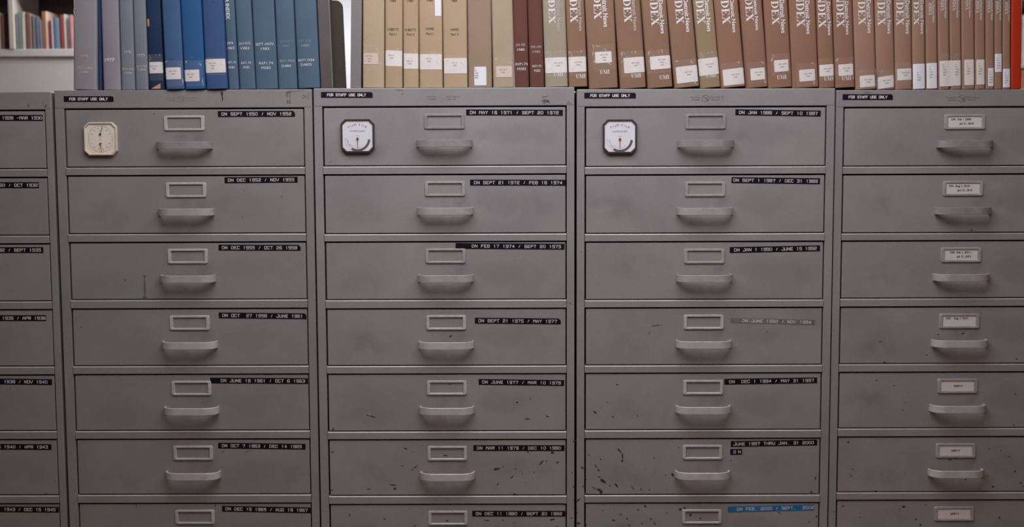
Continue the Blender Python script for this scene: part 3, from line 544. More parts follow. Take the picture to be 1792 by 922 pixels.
        hm = 'handle_painted' if r == 0 or (c == 4 and r == 1) else ('handle_mid' if r < 3 else 'handle')
        part_copy(hand_src, handles, hm, 'handle', dr, (0, 0, -.0802))
        km = 'holder' if (c <= 1 or (r >= 3 and c < 4)) else ('holder_painted' if r == 0 and c != 4 else 'holder_mid')
        hz = -.0326 + rr.uniform(-.0006, .0006); part_copy(hold_src, holders, km, 'label_holder', dr, (0, 0, hz))
        if c == 4 and r < 7:
            k = MB(); k.box(-.0358, .0358, -.0010, -.0004, -.0112, .0112, 'card')
            for tx, ox, oz in CARDS[r]:
                for bx_ in (-.00022, -.0001, .0001, .00022): put_text(k, tx, 'ink', lambda a, b: (a + ox + bx_, -.0012, b + oz - .0004), .0046, ax=.5)
            cd = k.build('paper_card', dr, (0, 0, hz)); cd['label'] = 'white paper card with black typing'
        if (c, r) in TAPES:
            T = TAPES[(c, r)]; m = {(3, 3): 'tape_grey', (3, 6): 'tape_blue'}.get((c, r), 'tape')
            t = make_tape(c, T[:6], T[6], 'label_tape', dr, off, m, h=.0110 if m == 'tape_grey' else .0128, yf=-FR, clip=.005 if (c, r) in ((1, 2), (1, 3), (2, 3), (1, 0)) else 0)
            if m != 'tape': t['label'] = {'tape_grey': 'worn grey label tape', 'tape_blue': 'blue label tape'}[m]
        if (c, r) == (3, 5):
            make_tape(c, (1278.1, 791.0, 1298.8, 790.4, 1284.0, 1295.8), 'DN', 'label_tape', dr, off, yf=-FR)
        if r == 0 and c == 1: gauge(dr, off, c, 146.0, 213.0, 205.6, 272.9, 'thermo')
        if r == 0 and c == 2: gauge(dr, off, c, 595.3, 207.9, 655.8, 267.7, 'humid')
        if r == 0 and c == 3: gauge(dr, off, c, 1054.9, 208.2, 1114.8, 269.2, 'humid')

# ------------------------------------------------------------------ books on top of the cabinets
def top_at(x):
    z = []
    for c in range(5):
        lo = CB[c][0] - STILE[c][0]; hi = CB[c][0] + WS[c] + STILE[c][1]
        if lo - .03 < x < hi + .03: z.append(TOPS[c])
    return max(z)
PREV = None
class Book:
    def __init__(s, name, tl, tr, bl, br, material, label, group, yf=.004, H=.235, D=.20, sag=None, cat='book', shrink=.0006):
        s.yf = yf; ybot = 155
        P = {k: at_y(px, py, yf) for k, (px, py) in {'tl': (tl, 0), 'tr': (tr, 0), 'bl': (bl, ybot), 'br': (br, ybot)}.items()}
        dz = P['tl'].z - P['bl'].z; slope = ((P['tl'].x + P['tr'].x) - (P['bl'].x + P['br'].x)) / 2 / dz; s.th = math.atan(slope)
        s.w = ((P['tr'].x - P['tl'].x) + (P['br'].x - P['bl'].x)) / 2 * math.cos(s.th) - shrink; s.H = H; s.D = D
        cx = (P['bl'].x + P['br'].x) / 2; s.zb = top_at(cx) + .0002 + s.w / 2 * abs(math.sin(s.th)); cx += slope * (s.zb - P['bl'].z); s.cx = cx
        global PREV
        if PREV is not None:      # neighbours touch, they never pass through one another
            def edge(c_, w_, th_, z, sgn, zb_): return c_ + sgn * w_ / 2 * math.cos(th_) + (z - zb_ + sgn * w_ / 2 * math.sin(th_)) * math.tan(th_)
            need = 0.0
            for zz in (s.zb + .002, s.zb + min(H, PREV[3])):
                need = max(need, edge(PREV[0], PREV[1], PREV[2], zz, 1, PREV[4]) + .0001 - edge(cx, s.w, s.th, zz, -1, s.zb))
            if need > 0: s.w -= need; cx += need / 2; s.cx = cx
        PREV = (cx, s.w, s.th, H, s.zb)
        s.root = empty(name, (cx, yf, s.zb), label, cat, group, 0, s.th)
        w = s.w; s.sag = sag if sag is not None else min(.0035, w * .09); s.e = min(.0045, w * .14); s.rc = min(.0034, w * .16)
        s.prof = []; e = s.e; hw = w / 2
        s.prof = [(-hw, D), (-hw, .014)]
        n = 16
        for i in range(n + 1):
            u = -hw * math.cos(math.pi * i / n) if i in (0, n) else -hw * math.cos(math.pi * i / n) ; s.prof.append((u, s.front(u)))
        s.prof += [(hw, .014), (hw, D)]
        t = min(.0025, w * .1); inner = []
        for (a, b) in s.prof: inner.append((max(-hw + t, min(hw - t, a)), b if b >= .0139 else b + .003))
        g = MB(); n = len(s.prof); lv = [(0.0, .0014, .0010), (.0012, .0, 0), (H - .0012, 0, 0), (H, .0014, .0010)]; V = []
        for z, iy, ix in lv: V += [(a - math.copysign(min(ix, abs(a)), a), b + (iy if b < .0139 else 0), z) for a, b in s.prof]
        for z in (0.0, H): V += [(a, max(b, .0065), z) for a, b in inner]
        Fc = []
        for k in range(3):
            for i in range(n - 1): Fc.append((k * n + i, k * n + i + 1, (k + 1) * n + i + 1, (k + 1) * n + i))
        for i in range(n - 1):
            Fc.append((4 * n + i, 4 * n + i + 1, i + 1, i)); Fc.append((3 * n + i, 3 * n + i + 1, 5 * n + i + 1, 5 * n + i)); Fc.append((4 * n + i, 5 * n + i, 5 * n + i + 1, 4 * n + i + 1))
        for i in (0, n - 1): Fc.append((i, n * 3 + i, 5 * n + i, 4 * n + i))
        g.add(V, Fc, material); s.cover = g.build('cover', s.root, smooth=True)
        p = MB(); p.box(-hw + t + .0003, hw - t - .0003, .0075, D - .004, .003, H - .003, 'paper'); p.build('page_block', s.root)
        s.ink = {}
    def front(s, u):
        q = min(1.0, abs(u) / (s.w / 2)); k = max(0.0, (s.w / 2 * (q - 1) + s.rc) / s.rc); return s.sag * q * q * .7 + s.rc * (1 - math.sqrt(max(0.0, 1 - k * k)))
    def surf(s, px, py, off=.0):
        h = at_y(px, py, s.yf + s.sag * .3); dx, dz = h.x - s.cx, h.z - s.zb; c, sn = math.cos(s.th), math.sin(s.th)
        return c * dx - sn * dz, sn * dx + c * dz
    def patch(s, mb, u0, u1, z0, z1, m, off, skew=0.0, lap=0.0):
        lim = s.w / 2 - s.rc * .25 + lap; u0 = max(u0, -lim); u1 = min(u1, lim); n = 16; V = []; Fc = []
        for i in range(n + 1):
            u = u0 + (u1 - u0) * i / n; y = s.front(min(max(u, -s.w * .4), s.w * .4) if lap else u) - off; k = skew * (u - (u0 + u1) / 2); rd = 0
            if i == 0 or i == n: rd = min(.0009, (z1 - z0) * .1)
            V += [(u, y, z0 + k + rd), (u, y, z1 + k - rd)]
        for i in range(n): Fc.append((2 * i, 2 * i + 2, 2 * i + 3, 2 * i + 1))
        mb.add(V, Fc, m)
    def label(s, x0, y0, x1, y1, m='sticker', lines=None, tx=None, ty=None, h=.0026, lead=.0056, align=.5, skew=0.0, clear=None, ink='ink_soft', lap=0.0):
        a = s.surf(x0, (y0 + y1) / 2); b = s.surf(x1, (y0 + y1) / 2); t = s.surf((x0 + x1) / 2, y0)[1]; bo = s.surf((x0 + x1) / 2, y1)[1]
        mb = MB(); s.patch(mb, a[0], b[0], bo, t, m, .0005 + (.0006 if lap else 0), skew, lap)
        if lines:
            U, Zt = s.surf(tx if tx else (x0 + x1) / 2, ty if ty else y0 + (y1 - y0) * .4)
            for i, ln in enumerate(lines):
                put_text(mb, ln, ink, lambda p, q: (U + p, s.front(0 if lap else U + p) - (.0015 if lap else .0008), Zt - i * lead - h / 2 + q + skew * p), h, bold=0.0, ax=align)
        o = mb.build('call_number_label', s.root)
        if clear:
            k = MB(); cx0, cy0, cx1, cy1 = clear; a = s.surf(cx0, (cy0 + cy1) / 2); b = s.surf(cx1, (cy0 + cy1) / 2); t = s.surf((cx0 + cx1) / 2, cy0)[1]; bo = s.surf((cx0 + cx1) / 2, cy1)[1]
            s.patch(k, a[0], b[0], max(bo, .002), t, 'clear', .0010); k.build('clear_tape', s.root)
        return o
    def mb(s, key='title_lettering'):
        if key not in s.ink: s.ink[key] = MB()
        return s.ink[key]
    def write(s, txt, px, py, m, h=.0058, width=None, bold=.0):
        U, Zc = s.surf(px, py)
        if width is None:
            _, _, L = text2d(txt, bold); width = min(L * h / .72, s.w - 1.6 * s.e)
        key = 'year_lettering' if py < 20 else ('title_lettering' if (txt[0] not in 'RDM' or py < 100 or len(txt) > 9) else 'call_number_lettering')
        put_text(s.mb(key), txt, m, lambda p, q: (U + p, s.front(U + p) - .0005, Zc - h / 2 + q), h, width=width, bold=bold)
    def down(s, txt, x0, x1, yend, m, length, kind='sans', bold=.02):
        """a word running down the spine; x0 = foot of the letters, x1 = their heads, yend = where the word stops"""
        a = s.surf(x0, yend); b = s.surf(x1, yend); hh = b[0] - a[0]; ze = a[1]
        L0 = min(length, s.H - .012 - ze); 
        fn = lambda p, q: (a[0] + q, s.front(a[0] + q) - .0005, ze + (length - p))
        key = 'side_title_lettering' if txt.startswith('NEWSP') else 'title_lettering'
        if kind == 'serif': serif(s.mb(key), txt, m, fn, hh, length)
        else: put_text(s.mb(key), txt, m, fn, hh, width=length, bold=bold, ax=0)
    def rule(s, x, yend, m, wpx=.7):
        a = s.surf(x, yend); g = s.mb(); y = s.front(a[0]) - .0005
        g.poly([(a[0] - .0003, y, a[1]), (a[0] + .0003, y, a[1]), (a[0] + .0003, y, s.H - .03), (a[0] - .0003, y, s.H - .03)], m)
    def umi(s, px, py, wpx=17, hpx=7):
        U, Zc = s.surf(px, py); wd = wpx / 812; h = hpx / 812
        serif(s.mb('publisher_mark'), 'UMI', 'foil_white', lambda a, b: (U - wd / 2 + a, s.front(U - wd / 2 + a) - .0005, Zc - h / 2 + b), h, wd)
    def done(s):
        for k_, m_ in s.ink.items(): m_.build(k_, s.root)

M['c_grey'] = cloth('grey_buckram', (150, 144, 148), .95, .12, tint=(134, 136, 144)); M['c_violet'] = cloth('violet_grey_buckram', (144, 138, 148), .95, .10)
M['c_slate'] = cloth('slate_buckram', (126, 130, 142), .95, .13, tint=(112, 118, 132)); M['c_navy'] = cloth('navy_leathercloth', (26, 50, 82), .9, .25, .5)
M['c_navythin'] = cloth('navy_cloth', (46, 66, 108), .95); M['c_blue'] = cloth('royal_blue_cloth', (54, 88, 132), .95, .08, tint=(64, 92, 130)); M['c_blue2'] = cloth('strong_blue_cloth', (36, 84, 134), .95, .06)
M['c_blue3'] = cloth('dull_blue_cloth', (60, 82, 124), .95, .10, tint=(48, 82, 128)); M['c_teal'] = cloth('teal_blue_buckram', (74, 98, 121), .95, .06, tint=(80, 101, 120))
M['c_tan'] = cloth('tan_buckram', (178, 154, 127), .95, .07, tint=(170, 148, 121)); M['c_tanpale'] = cloth('pale_tan_buckram', (178, 157, 132), .95, .06, tint=(176, 156, 130))
M['c_rose'] = cloth('rose_tan_buckram', (151, 128, 110), .95, .06); M['c_sand'] = cloth('sand_buckram', (166, 150, 128), .95, .07); M['c_maroon'] = cloth('maroon_buckram', (98, 60, 54), .95, .07)
M['c_olive'] = cloth('khaki_buckram', (143, 122, 97), .95, .06); M['c_brown'] = cloth('brown_buckram', (138, 106, 87), .95, .08, tint=(130, 102, 83)); M['c_brown2'] = cloth('red_brown_buckram', (138, 102, 84), .95, .06)
M['c_beige'] = cloth('greenish_beige_buckram', (153, 143, 125), .95, .06); M['c_brown3'] = cloth('dusty_brown_buckram', (150, 117, 99), .95, .06); M['c_orange'] = cloth('bright_orange_red_cloth', (176, 46, 17), 1.0, .05, .55)

GB = 'bound index volumes standing on the cabinets'
def lab(*a): return a
CN = ['R071.7434', 'D484']
b = Book('book', 127.2, 168, 127.2, 168.4, 'c_grey', 'thick faded grey volume stamped 1976, leftmost of the row', GB)
b.write('1976', 148, 97.4, 'foil_gold', .0062); b.write('R071.7484', 149, 119, 'foil_gold', .0058, .031)
k = MB()
for q in ((129.6, 6, 9, 1.6, 95), (130.2, 14, 7, 1.4, 80), (129.2, 21, 8, 1.8, 100), (131, 27, 5, 1.0, 70), (130.6, 34, 7, 1.3, 92), (131.2, 43, 9, 1.0, 88), (130, 1, 5, 2, 90)):
    u, z = b.surf(q[0], q[1]); stain(k, u, z, q[2] / 812, q[3] / 812, math.radians(q[4]), 'foil_worn', b.front(u) - .0004)
k.build('scuff_marks', b.root); b.write('D484s', 147.8, 126.4, 'foil_gold', .0058); b.done()
b = Book('book', 168.4, 175.4, 169.4, 179.4, 'c_navythin', 'thin navy volume squeezed between the 1976 and 1977 volumes', GB, yf=.012); b.done()
b = Book('book', 175.6, 206.2, 179.8, 211.2, 'c_violet', 'faded violet-grey volume stamped 1977', GB); b.write('1977', 192.3, 104.5, 'foil_white', .0066, .022, .03); b.done()
b = Book('book', 207, 231.4, 211.8, 236, 'c_slate', 'slate grey volume stamped 1978', GB); b.write('1978', 223.2, 90.7, 'foil_gold', .0060); b.write('R071.743', 223.5, 120.8, 'foil_gold', .0056); b.write('D484', 224, 127.6, 'foil_gold', .0056); b.done()
b = Book('book', 231.9, 254, 236.4, 259.2, 'c_slate', 'slate grey volume stamped 1979 beside the scuffed navy book', GB); b.write('1979', 247, 96.8, 'foil_gold', .0066); b.write('R071.743', 247.6, 115.8, 'foil_gold', .0054); b.write('D484', 248, 121.7, 'foil_gold', .0054); b.done()
b = Book('book', 254.5, 280.6, 260.2, 288.6, 'c_navy', 'scuffed dark navy volume with torn orange patches', GB, sag=.002)
b.label(258.6, 108.4, 285, 128.2, 'sticker', ['R071.7434', 'D484'], 269.5, 115.8, clear=(259, 95, 285, 141))
k = MB(); u, z = b.surf(258.4, 39.5); b.patch(k, u - .0030, u + .0034, z - .008, z + .008, 'torn_board', .0003)
p0 = b.surf(265, 155.2); p1 = b.surf(281, 155.2); p2 = b.surf(281, 145.5); k.poly([(p[0], b.front(p[0]) - .0006, max(p[1], .0014)) for p in (p0, p1, p2)], 'torn_board'); k.build('torn_patch', b.root); b.done()
b = Book('book', 281.3, 314.2, 290, 321.6, 'c_blue', 'bright blue volume right of the scuffed navy book', GB, yf=-.006); b.label(289.8, 118.0, 316.6, 138.8, 'sticker', CN, 303, 124.5, clear=(288, 106, 320, 151)); b.write('1980', 301, 103.5, 'c_maroon', .0030); b.done()
b = Book('book', 314.7, 351.4, 322.8, 359.4, 'c_blue2', 'bright blue volume, middle of the three bright blue ones', GB, yf=-.006); b.label(323, 122, 349.2, 142.4, 'sticker', CN, 334, 130, clear=(325, 106, 355, 151)); b.write('1981', 335, 100.6, 'c_brown2', .0034); b.done()
b = Book('book', 352, 389.6, 360.6, 396.9, 'c_blue3', 'dull blue volume with a wide speckled white label', GB, yf=-.006); b.label(356.5, 103.2, 396, 127.2, 'sticker', ['R071.7434', 'D484', '1982'], 372, 110.5, clear=(357, 101, 396, 132)); b.write('DN', 373.5, 3.5, 'c_maroon', .0034); b.done()
b = Book('book', 390.1, 409.3, 398.3, 418.3, 'c_teal', 'slim teal volume stamped JAN 1983', GB)
b.write('JAN', 402.6, 75.2, 'foil_white', .0054, .013); b.write('1983', 403.5, 84.2, 'foil_white', .0054, .016); b.write('R071.74', 405.4, 109, 'foil_white', .0052, .018); b.write('M582', 405.5, 117.8, 'foil_white', .0052, .013); b.down('NEWSPAPER INDEX', 396.2, 402.8, 34, 'foil_white', .098, bold=.02); b.done()
b = Book('book', 410, 438.8, 419, 447, 'c_teal', 'teal volume stamped JULY-AUG. 1983', GB)
b.write('JULY-AUG.', 428.5, 75.6, 'foil_white', .0052, .026); b.write('1983', 429, 84.4, 'foil_white', .0054, .018); b.write('R071.74', 430.5, 110, 'foil_white', .0052, .021); b.write('M582', 431.3, 117.6, 'foil_white', .0052, .014); b.done()
b = Book('book', 439.5, 479.2, 447.6, 486.2, 'c_teal', 'teal volume stamped SEPT.-NOV. 1983', GB)
b.write('SEPT.-NOV.', 463.8, 77, 'foil_white', .0056, .040); b.write('1983', 464, 85.2, 'foil_white', .0056, .018); b.write('R071.74', 465.6, 110.3, 'foil_white', .0056, .030); b.write('M582', 465.8, 118.5, 'foil_white', .0056, .020); b.done()
b = Book('book', 479.9, 513.3, 486.9, 520.2, 'c_teal', 'teal volume with nearly worn-off lettering above D484', GB)
b.write('AUG-OCT', 500.5, 72.3, 'foil_faint', .0054, .026); b.write('1981', 499.5, 80.5, 'foil_faint', .0054, .015); b.write('R071.7434', 502.4, 106.5, 'foil_worn', .0054, .031); b.write('D484', 501.2, 115.2, 'foil_white', .0056, .020); b.done()
b = Book('book', 514, 553.6, 521.3, 560.6, 'c_teal', 'teal volume stamped D4835 beside the grey bookends', GB)
b.write('DEC-JUL', 534, 71.4, 'foil_faint', .0054, .027); b.write('1983', 534.6, 79.6, 'foil_worn', .0054, .017); b.write('R071.7434', 536.2, 105, 'foil_white', .0056, .034); b.write('D4835', 536.2, 113, 'foil_white', .0056, .023); b.done()

GI = 'tan volumes'
TAN = [(634.2, 672.8, 634.2, 672.4, 'c_tanpale', 'pale tan volume next to the grey slab, small yellowed label under clear tape'), (673.6, 704.6, 673.2, 704.4, 'c_tan', 'tan volume lettered SUBJECTS Part I'),
       (705.1, 732, 705.1, 733.4, 'c_tan', 'tan volume lettered SUBJECTS Part II'), (732.5, 773.8, 733.9, 775, 'c_tan', 'tan volume lettered NAMES Part I with a white strip near its top'), (774.4, 816.6, 775.6, 819, 'c_tan', 'tan volume lettered NAMES Part II')]
bs = [Book('book', *t[:5], t[5], GB) for t in TAN]
bs[0].label(636.2, 92.8, 662, 112.4, 'sticker_pink', ['R071.7434', 'D484', '1984'], 646, 98, clear=(634.8, 80, 671, 125)); bs[0].done()
bs[1].label(673.6, 88.4, 704.4, 116, 'sticker', ['R071.74', 'M582'], 685, 97, skew=-.03, clear=(690, 84, 704, 91)); bs[1].write('1984', 688, 1.5, 'ink', .0050); bs[1].write('SUBJECTS', 688, 51.2, 'ink', .0052, .023, 0); bs[1].write('Part I', 687.8, 59.6, 'ink', .0050, .015, 0); bs[1].done()
bs[2].label(705.4, 93.6, 733.0, 120.6, 'sticker', ['R071.74', 'M582'], 717, 107, clear=(716, 87, 731, 96)); bs[2].write('1984', 718, 1.5, 'ink', .0050); bs[2].write('SUBJECTS', 718.4, 52, 'ink', .0052, .023, 0); bs[2].write('Part II', 718.4, 60, 'ink', .0050, .016, 0); bs[2].done()
bs[3].label(734.3, 94.6, 773.2, 121.6, 'sticker', ['R071.74', 'M582'], 751, 102.8, clear=(748, 91, 773, 125)); bs[3].write('1984', 752.2, .8, 'ink', .0050); bs[3].write('NAMES', 752.5, 50.2, 'ink', .0052, .017, 0); bs[3].write('Part I', 752.4, 59, 'ink', .0050, .015, 0)
k = MB(); a = bs[3].surf(761, 10); c_ = bs[3].surf(772, 10); z0 = bs[3].surf(766, 28)[1]; bs[3].patch(k, a[0], c_[0], z0, z0 + .06, 'sticker_white', .0006); k.build('paper_strip', bs[3].root); bs[3].done()
bs[4].label(777.2, 101.5, 817, 128.5, 'sticker', ['R071.74', 'M582'], 796, 110, clear=(778, 97, 816, 131)); bs[4].write('1984', 794.8, 1.5, 'ink', .0050); bs[4].write('NAMES', 795.6, 51.6, 'ink', .0052, .017, 0); bs[4].write('Part II', 795.6, 60, 'ink', .0050, .016, 0); bs[4].done()
b = Book('book', 817.2, 859.6, 819.6, 861.4, 'c_rose', 'plain rose-tan volume with a narrow white label near its foot', GB); b.label(830, 116.8, 851.2, 149.4, 'sticker_white', ['R', '071', '.7434', 'D484', '1984'], 830.8, 120.2, .0026, .0048, 0.0, ink='ink'); b.done()
b = Book('book', 860.1, 896.8, 863.0, 900.3, 'c_sand', 'sand-coloured volume with a yellowed label, left of the maroon pair', GB, shrink=0); b.label(868.2, 115.6, 895.8, 135.2, 'sticker_pink', CN, 880.5, 122, clear=(864, 101, 898, 137)); b.done()
b = Book('book', 896.6, 922.4, 899.9, 926.2, 'c_maroon', 'maroon volume stamped JAN.-FEB. 1985', GB, shrink=0); b.write('JAN.-FEB.', 911, 78.2, 'foil_worn', .0056, .021); b.write('1985', 911.6, 86.8, 'foil_white', .0054, .016); b.write('R071.74', 912.8, 112, 'foil_white', .0054, .026); b.write('M582', 912.8, 120.4, 'foil_white', .0056, .019); b.done()
b = Book('book', 922.8, 948.8, 927.4, 953, 'c_maroon', 'maroon volume stamped MAR.-APR. 1985', GB); b.write('MAR.-APR.', 938.3, 81.8, 'foil_worn', .0054, .023); b.write('1985', 938.7, 90.4, 'foil_worn', .0054, .016); b.write('R071.74', 939.6, 115.6, 'foil_white', .0052, .019); b.write('M582', 940.1, 123.6, 'foil_white', .0054, .013); b.done()

def S(z, x): return {'E': 800, 'F': 980, 'G': 1180, 'H': 1380}[z] + x * .18441 if z != 'I' else 1580 + x * .18435
Y = .18441
# zoom, top l/r, bottom l/r (px), material, INDEX x0 x1 end, News x0 x1 end, label x0 y0 x1 y1, UMI, label text, faded?, yf
VOL = [
 ('E', 949.4, 989, 953.8, 994.8, 'c_beige', (872, 940, 228), (948, 990, 300), (838, 545, 1052, 692), (962, 706), 'greenish beige INDEX volume right of the maroon pair', 1, .004),
 ('F', 989.4, 1023, 995.6, 1028.6, 'c_brown', (100, 175, 220), (180, 214, 295), (82, 538, 247, 683), (198, 722), 'slim brown INDEX volume right of the greenish beige one', 1, .004),
 ('F', 1023.8, 1074, 1030.6, 1082.4, 'c_brown', (325, 403, 187), (412, 462, 258), (333, 490, 490, 597), (425, 682), 'widest brown INDEX volume, small label within a square of clear tape', 0, .000),
 ('F', 1074.6, 1121.4, 1085, 1131.6, 'c_brown', (612, 690, 218), (697, 738, 292), (605, 543, 807, 690), (722, 717), 'brown INDEX volume with faded title between the widest and the 1995 volumes', 1, .004),
 ('F', 1122.2, 1165.7, 1132.8, 1178.6, 'c_brown', (870, 950, 250), (955, 1000, 320), (855, 530, 1057, 655), (990, 732), 'brown INDEX volume whose white label ends with 1995', 0, -.004),
 ('G', 1166.6, 1210.8, 1180.6, 1224.4, 'c_brown', (22, 100, 235), (112, 158, 305), (18, 625, 232, 783), None, 'brown INDEX volume left of the khaki one, label near the foot', 0, -.004),
 ('G', 1211.4, 1248.6, 1225.2, 1262, 'c_olive', (222, 302, 235), (310, 358, 302), (222, 550, 432, 712), (348, 715), 'khaki INDEX volume among the brown ones', 0, .002),
 ('G', 1249.3, 1292.2, 1262.8, 1305, 'c_brown2', (460, 540, 235), (552, 592, 310), (462, 650, 672, 805), None, 'red-brown INDEX volume right of the khaki one', 0, -.003),
 ('G', 1292.9, 1334.6, 1305.8, 1344.4, 'c_brown2', (685, 762, 210), (770, 806, 287), (722, 645, 860, 758), None, 'brown INDEX volume, second to the right of the khaki one', 0, .004),
 ('G', 1335.3, 1379.6, 1345.4, 1386.4, 'c_brown2', (930, 1005, 240), (1012, 1062, 315), (947, 568, 1083, 680), (1020, 732), 'brown INDEX volume with raised label above UMI, third right of khaki', 0, .004),
 ('H', 1380.2, 1427.8, 1387.2, 1433.2, 'c_brown2', (80, 162, 260), (167, 212, 325), (100, 658, 250, 770), None, 'broad brown INDEX volume without UMI, fourth right of the khaki one', 0, .004),
 ('H', 1428.4, 1456.2, 1434, 1461.8, 'c_brown2', (287, 362, 268), (370, 408, 335), (294, 612, 433, 722), (382, 745), 'narrow brown INDEX volume with UMI, fifth right of the khaki one', 0, .004),
 ('H', 1456.8, 1492.4, 1462.6, 1497, 'c_brown2', (460, 537, 265), (542, 578, 330), (473, 608, 612, 718), (550, 742), 'brown INDEX volume with UMI, sixth right of the khaki one', 0, .004),
 ('H', 1493, 1529.6, 1497.6, 1534.8, 'c_brown3', (665, 738, 243), (747, 790, 317), (675, 715, 822, 825), None, 'brown INDEX volume with low label, left of the tape sliver', 0, .004),
 ('H', 1530.3, 1564.4, 1535.4, 1566.6, 'c_brown3', (848, 926, 248), (935, 977, 322), (848, 722, 997, 835), None, 'brown INDEX volume with low tilted label, right of the tape sliver', 0, .004),
 ('H', 1565, 1595.6, 1567.4, 1597, 'c_brown3', (1025, 1100, 248), (1108, 1155, 323), (1030, 650, 1172, 760), None, 'brown INDEX volume with half-height label, ninth right of the khaki one', 0, .004),
 ('I', 1596.2, 1619, 1597.6, 1620.6, 'c_brown3', (105, 158, 245), (166, 200, 322), (97, 605, 217, 842), None, 'last brown volume with large INDEX letters and a tall white label', 0, .004)]
for (zm, tl, tr, bl, br, m, ix, nw, lb, um, label, faded, yf) in VOL:
    b = Book('book', tl, tr, bl, br, m, label, GB, yf=yf, H=.235 + R.uniform(-.002, .002))
    s_ = 1 if zm == 'I' else .82
    b.down('INDEX', S(zm, ix[0]), S(zm, ix[1]) - 1.3, ix[2] * Y, 'foil_white', .0785, 'serif')
    b.down('The Detroit News', S(zm, nw[0]) + .5, S(zm, nw[0] + (nw[1] - nw[0]) * .92) + .4, nw[2] * Y, 'foil_worn' if faded else 'foil_white', .094, bold=.022)
    b.rule(S(zm, (ix[1] + nw[0]) / 2) - .3, (ix[2] - 60) * Y, 'foil_worn' if faded else 'foil_white')
    x0, y0, x1, y1 = S(zm, lb[0]), lb[1] * Y, S(zm, lb[2]), lb[3] * Y
    if zm == 'I': b.label(x0, y0, x1, y1, 'sticker_white', ['R', '071', '.7434', 'D484'], x0 + 7, y0 + 15.5, .0026, .0052, 0.0, ink='ink')
    else:
        tall = 'small label' in label
        lines = CN + (['1995'] if '1995' in label and 'ends' in label else []) + (['1986'] if 'widest brown' in label else [])
        sk = .10 if 'tilted' in label else (.02 if zm in 'GH' else 0)
        cl = (max(x0 - 5, bl), y0 - 11, min(x1 + 4, br - 1), y1 + 7)
        if 'widest' in label and 'square' in label: cl = (1037, 77, 1075.5, 122.5)
        b.label(x0, y0, x1, y1, 'sticker', lines, x0 + (x1 - x0) * .55, y0 + (y1 - y0) * (.36 if len(lines) == 2 else .28), h=.0027, skew=sk, clear=cl)
    if 'low label' in label:   # loose end of clear tape standing off the spine edge
        k = MB(); P_ = [b.surf(*q) for q in ((1529.6, 121), (1532.6, 120), (1533.4, 136), (1533.0, 152), (1531.2, 152), (1531.4, 137))]
        k.poly([(p[0], -.0035 - .0015 * (i % 2), max(p[1], .001)) for i, p in enumerate(P_)], 'chip'); k.build('loose_tape_end', b.root)
    if um: b.umi(S(zm, um[0]), um[1] * Y)
    b.done()
# slim volumes before the red book
SL = [(1619.8, 1640.4, 1621.4, 1641.4, (245, 275, 147), (281, 302, 215), (228, 598, 330, 838), 'sticker_white'), (1641, 1661.2, 1642.6, 1662.6, (360, 388, 105), (396, 415, 172), (347, 575, 480, 820), 'sticker'),
      (1662, 1682, 1663.4, 1683, (473, 500, 103), (508, 530, 168), (480, 572, 552, 812), 'sticker'), (1682.6, 1705.6, 1683.6, 1706.2, (595, 620, 97), (627, 645, 167), (582, 565, 682, 808), 'sticker'),
      (1706.2, 1724.6, 1706.8, 1724.6, (697, 725, 125), (732, 755, 190), (698, 565, 778, 803), 'sticker'), (1725.2, 1740.4, 1725.2, 1740.2, (805, 830, 125), (836, 858, 193), (807, 645, 867, 818), 'sticker_white'),
      (1741, 1754.6, 1740.8, 1754.2, (885, 910, 130), (917, 937, 195), (876, 510, 942, 683), 'sticker_white'), (1755.2, 1769.2, 1754.8, 1768.6, (970, 995, 137), (1001, 1018, 205), (950, 652, 1020, 828), 'sticker_white')]
SLL = ['slim brown volume with small INDEX title next to the last large-lettered one', 'slim brown volume whose wide white label laps over its right neighbour', 'slim brown volume partly covered by the lapped label of its left neighbour', 'slim brown volume, fifth to the left of the red book',
       'slim brown volume, fourth to the left of the red book, label cut aslant at left', 'slim brown volume, third to the left of the red book', 'slim brown volume with its label set higher, second left of the red book', 'slimmest brown volume touching the red book']
for i, (tl, tr, bl, br, ix, nw, lb, m) in enumerate(SL):
    b = Book('book', tl, tr, bl, br, 'c_brown3', SLL[i], GB, H=.228 + R.uniform(-.002, .002), sag=.0012)
    b.down('INDEX', S('I', ix[0]), S('I', ix[1]), ix[2] * Y, 'foil_white', .026, 'serif')
    b.down('The Detroit News', S('I', nw[0]), S('I', nw[1]), nw[2] * Y, 'foil_white', .050, bold=.015)
    x0, y0, x1, y1 = S('I', lb[0]), lb[1] * Y, S('I', lb[2]), lb[3] * Y
    b.label(x0, y0, x1, y1, m, ['R', '071', '.7434', 'D484', str(2004 + i)], x0 + (x1 - x0) * .22, y0 + 7, h=.0024, lead=.0054, align=0.0, ink='ink_soft', lap=.012 if i == 1 else 0.0, clear=(x0, y0 - 12, x1, y0 - 1) if i in (1, 2, 5, 7) else None); b.done()
b = Book('book', 1769.9, 1789.2, 1769.9, 1787.2, 'c_orange', 'plain bright orange-red book at the right end of the row', GB, H=.25, sag=.0004); b.done()

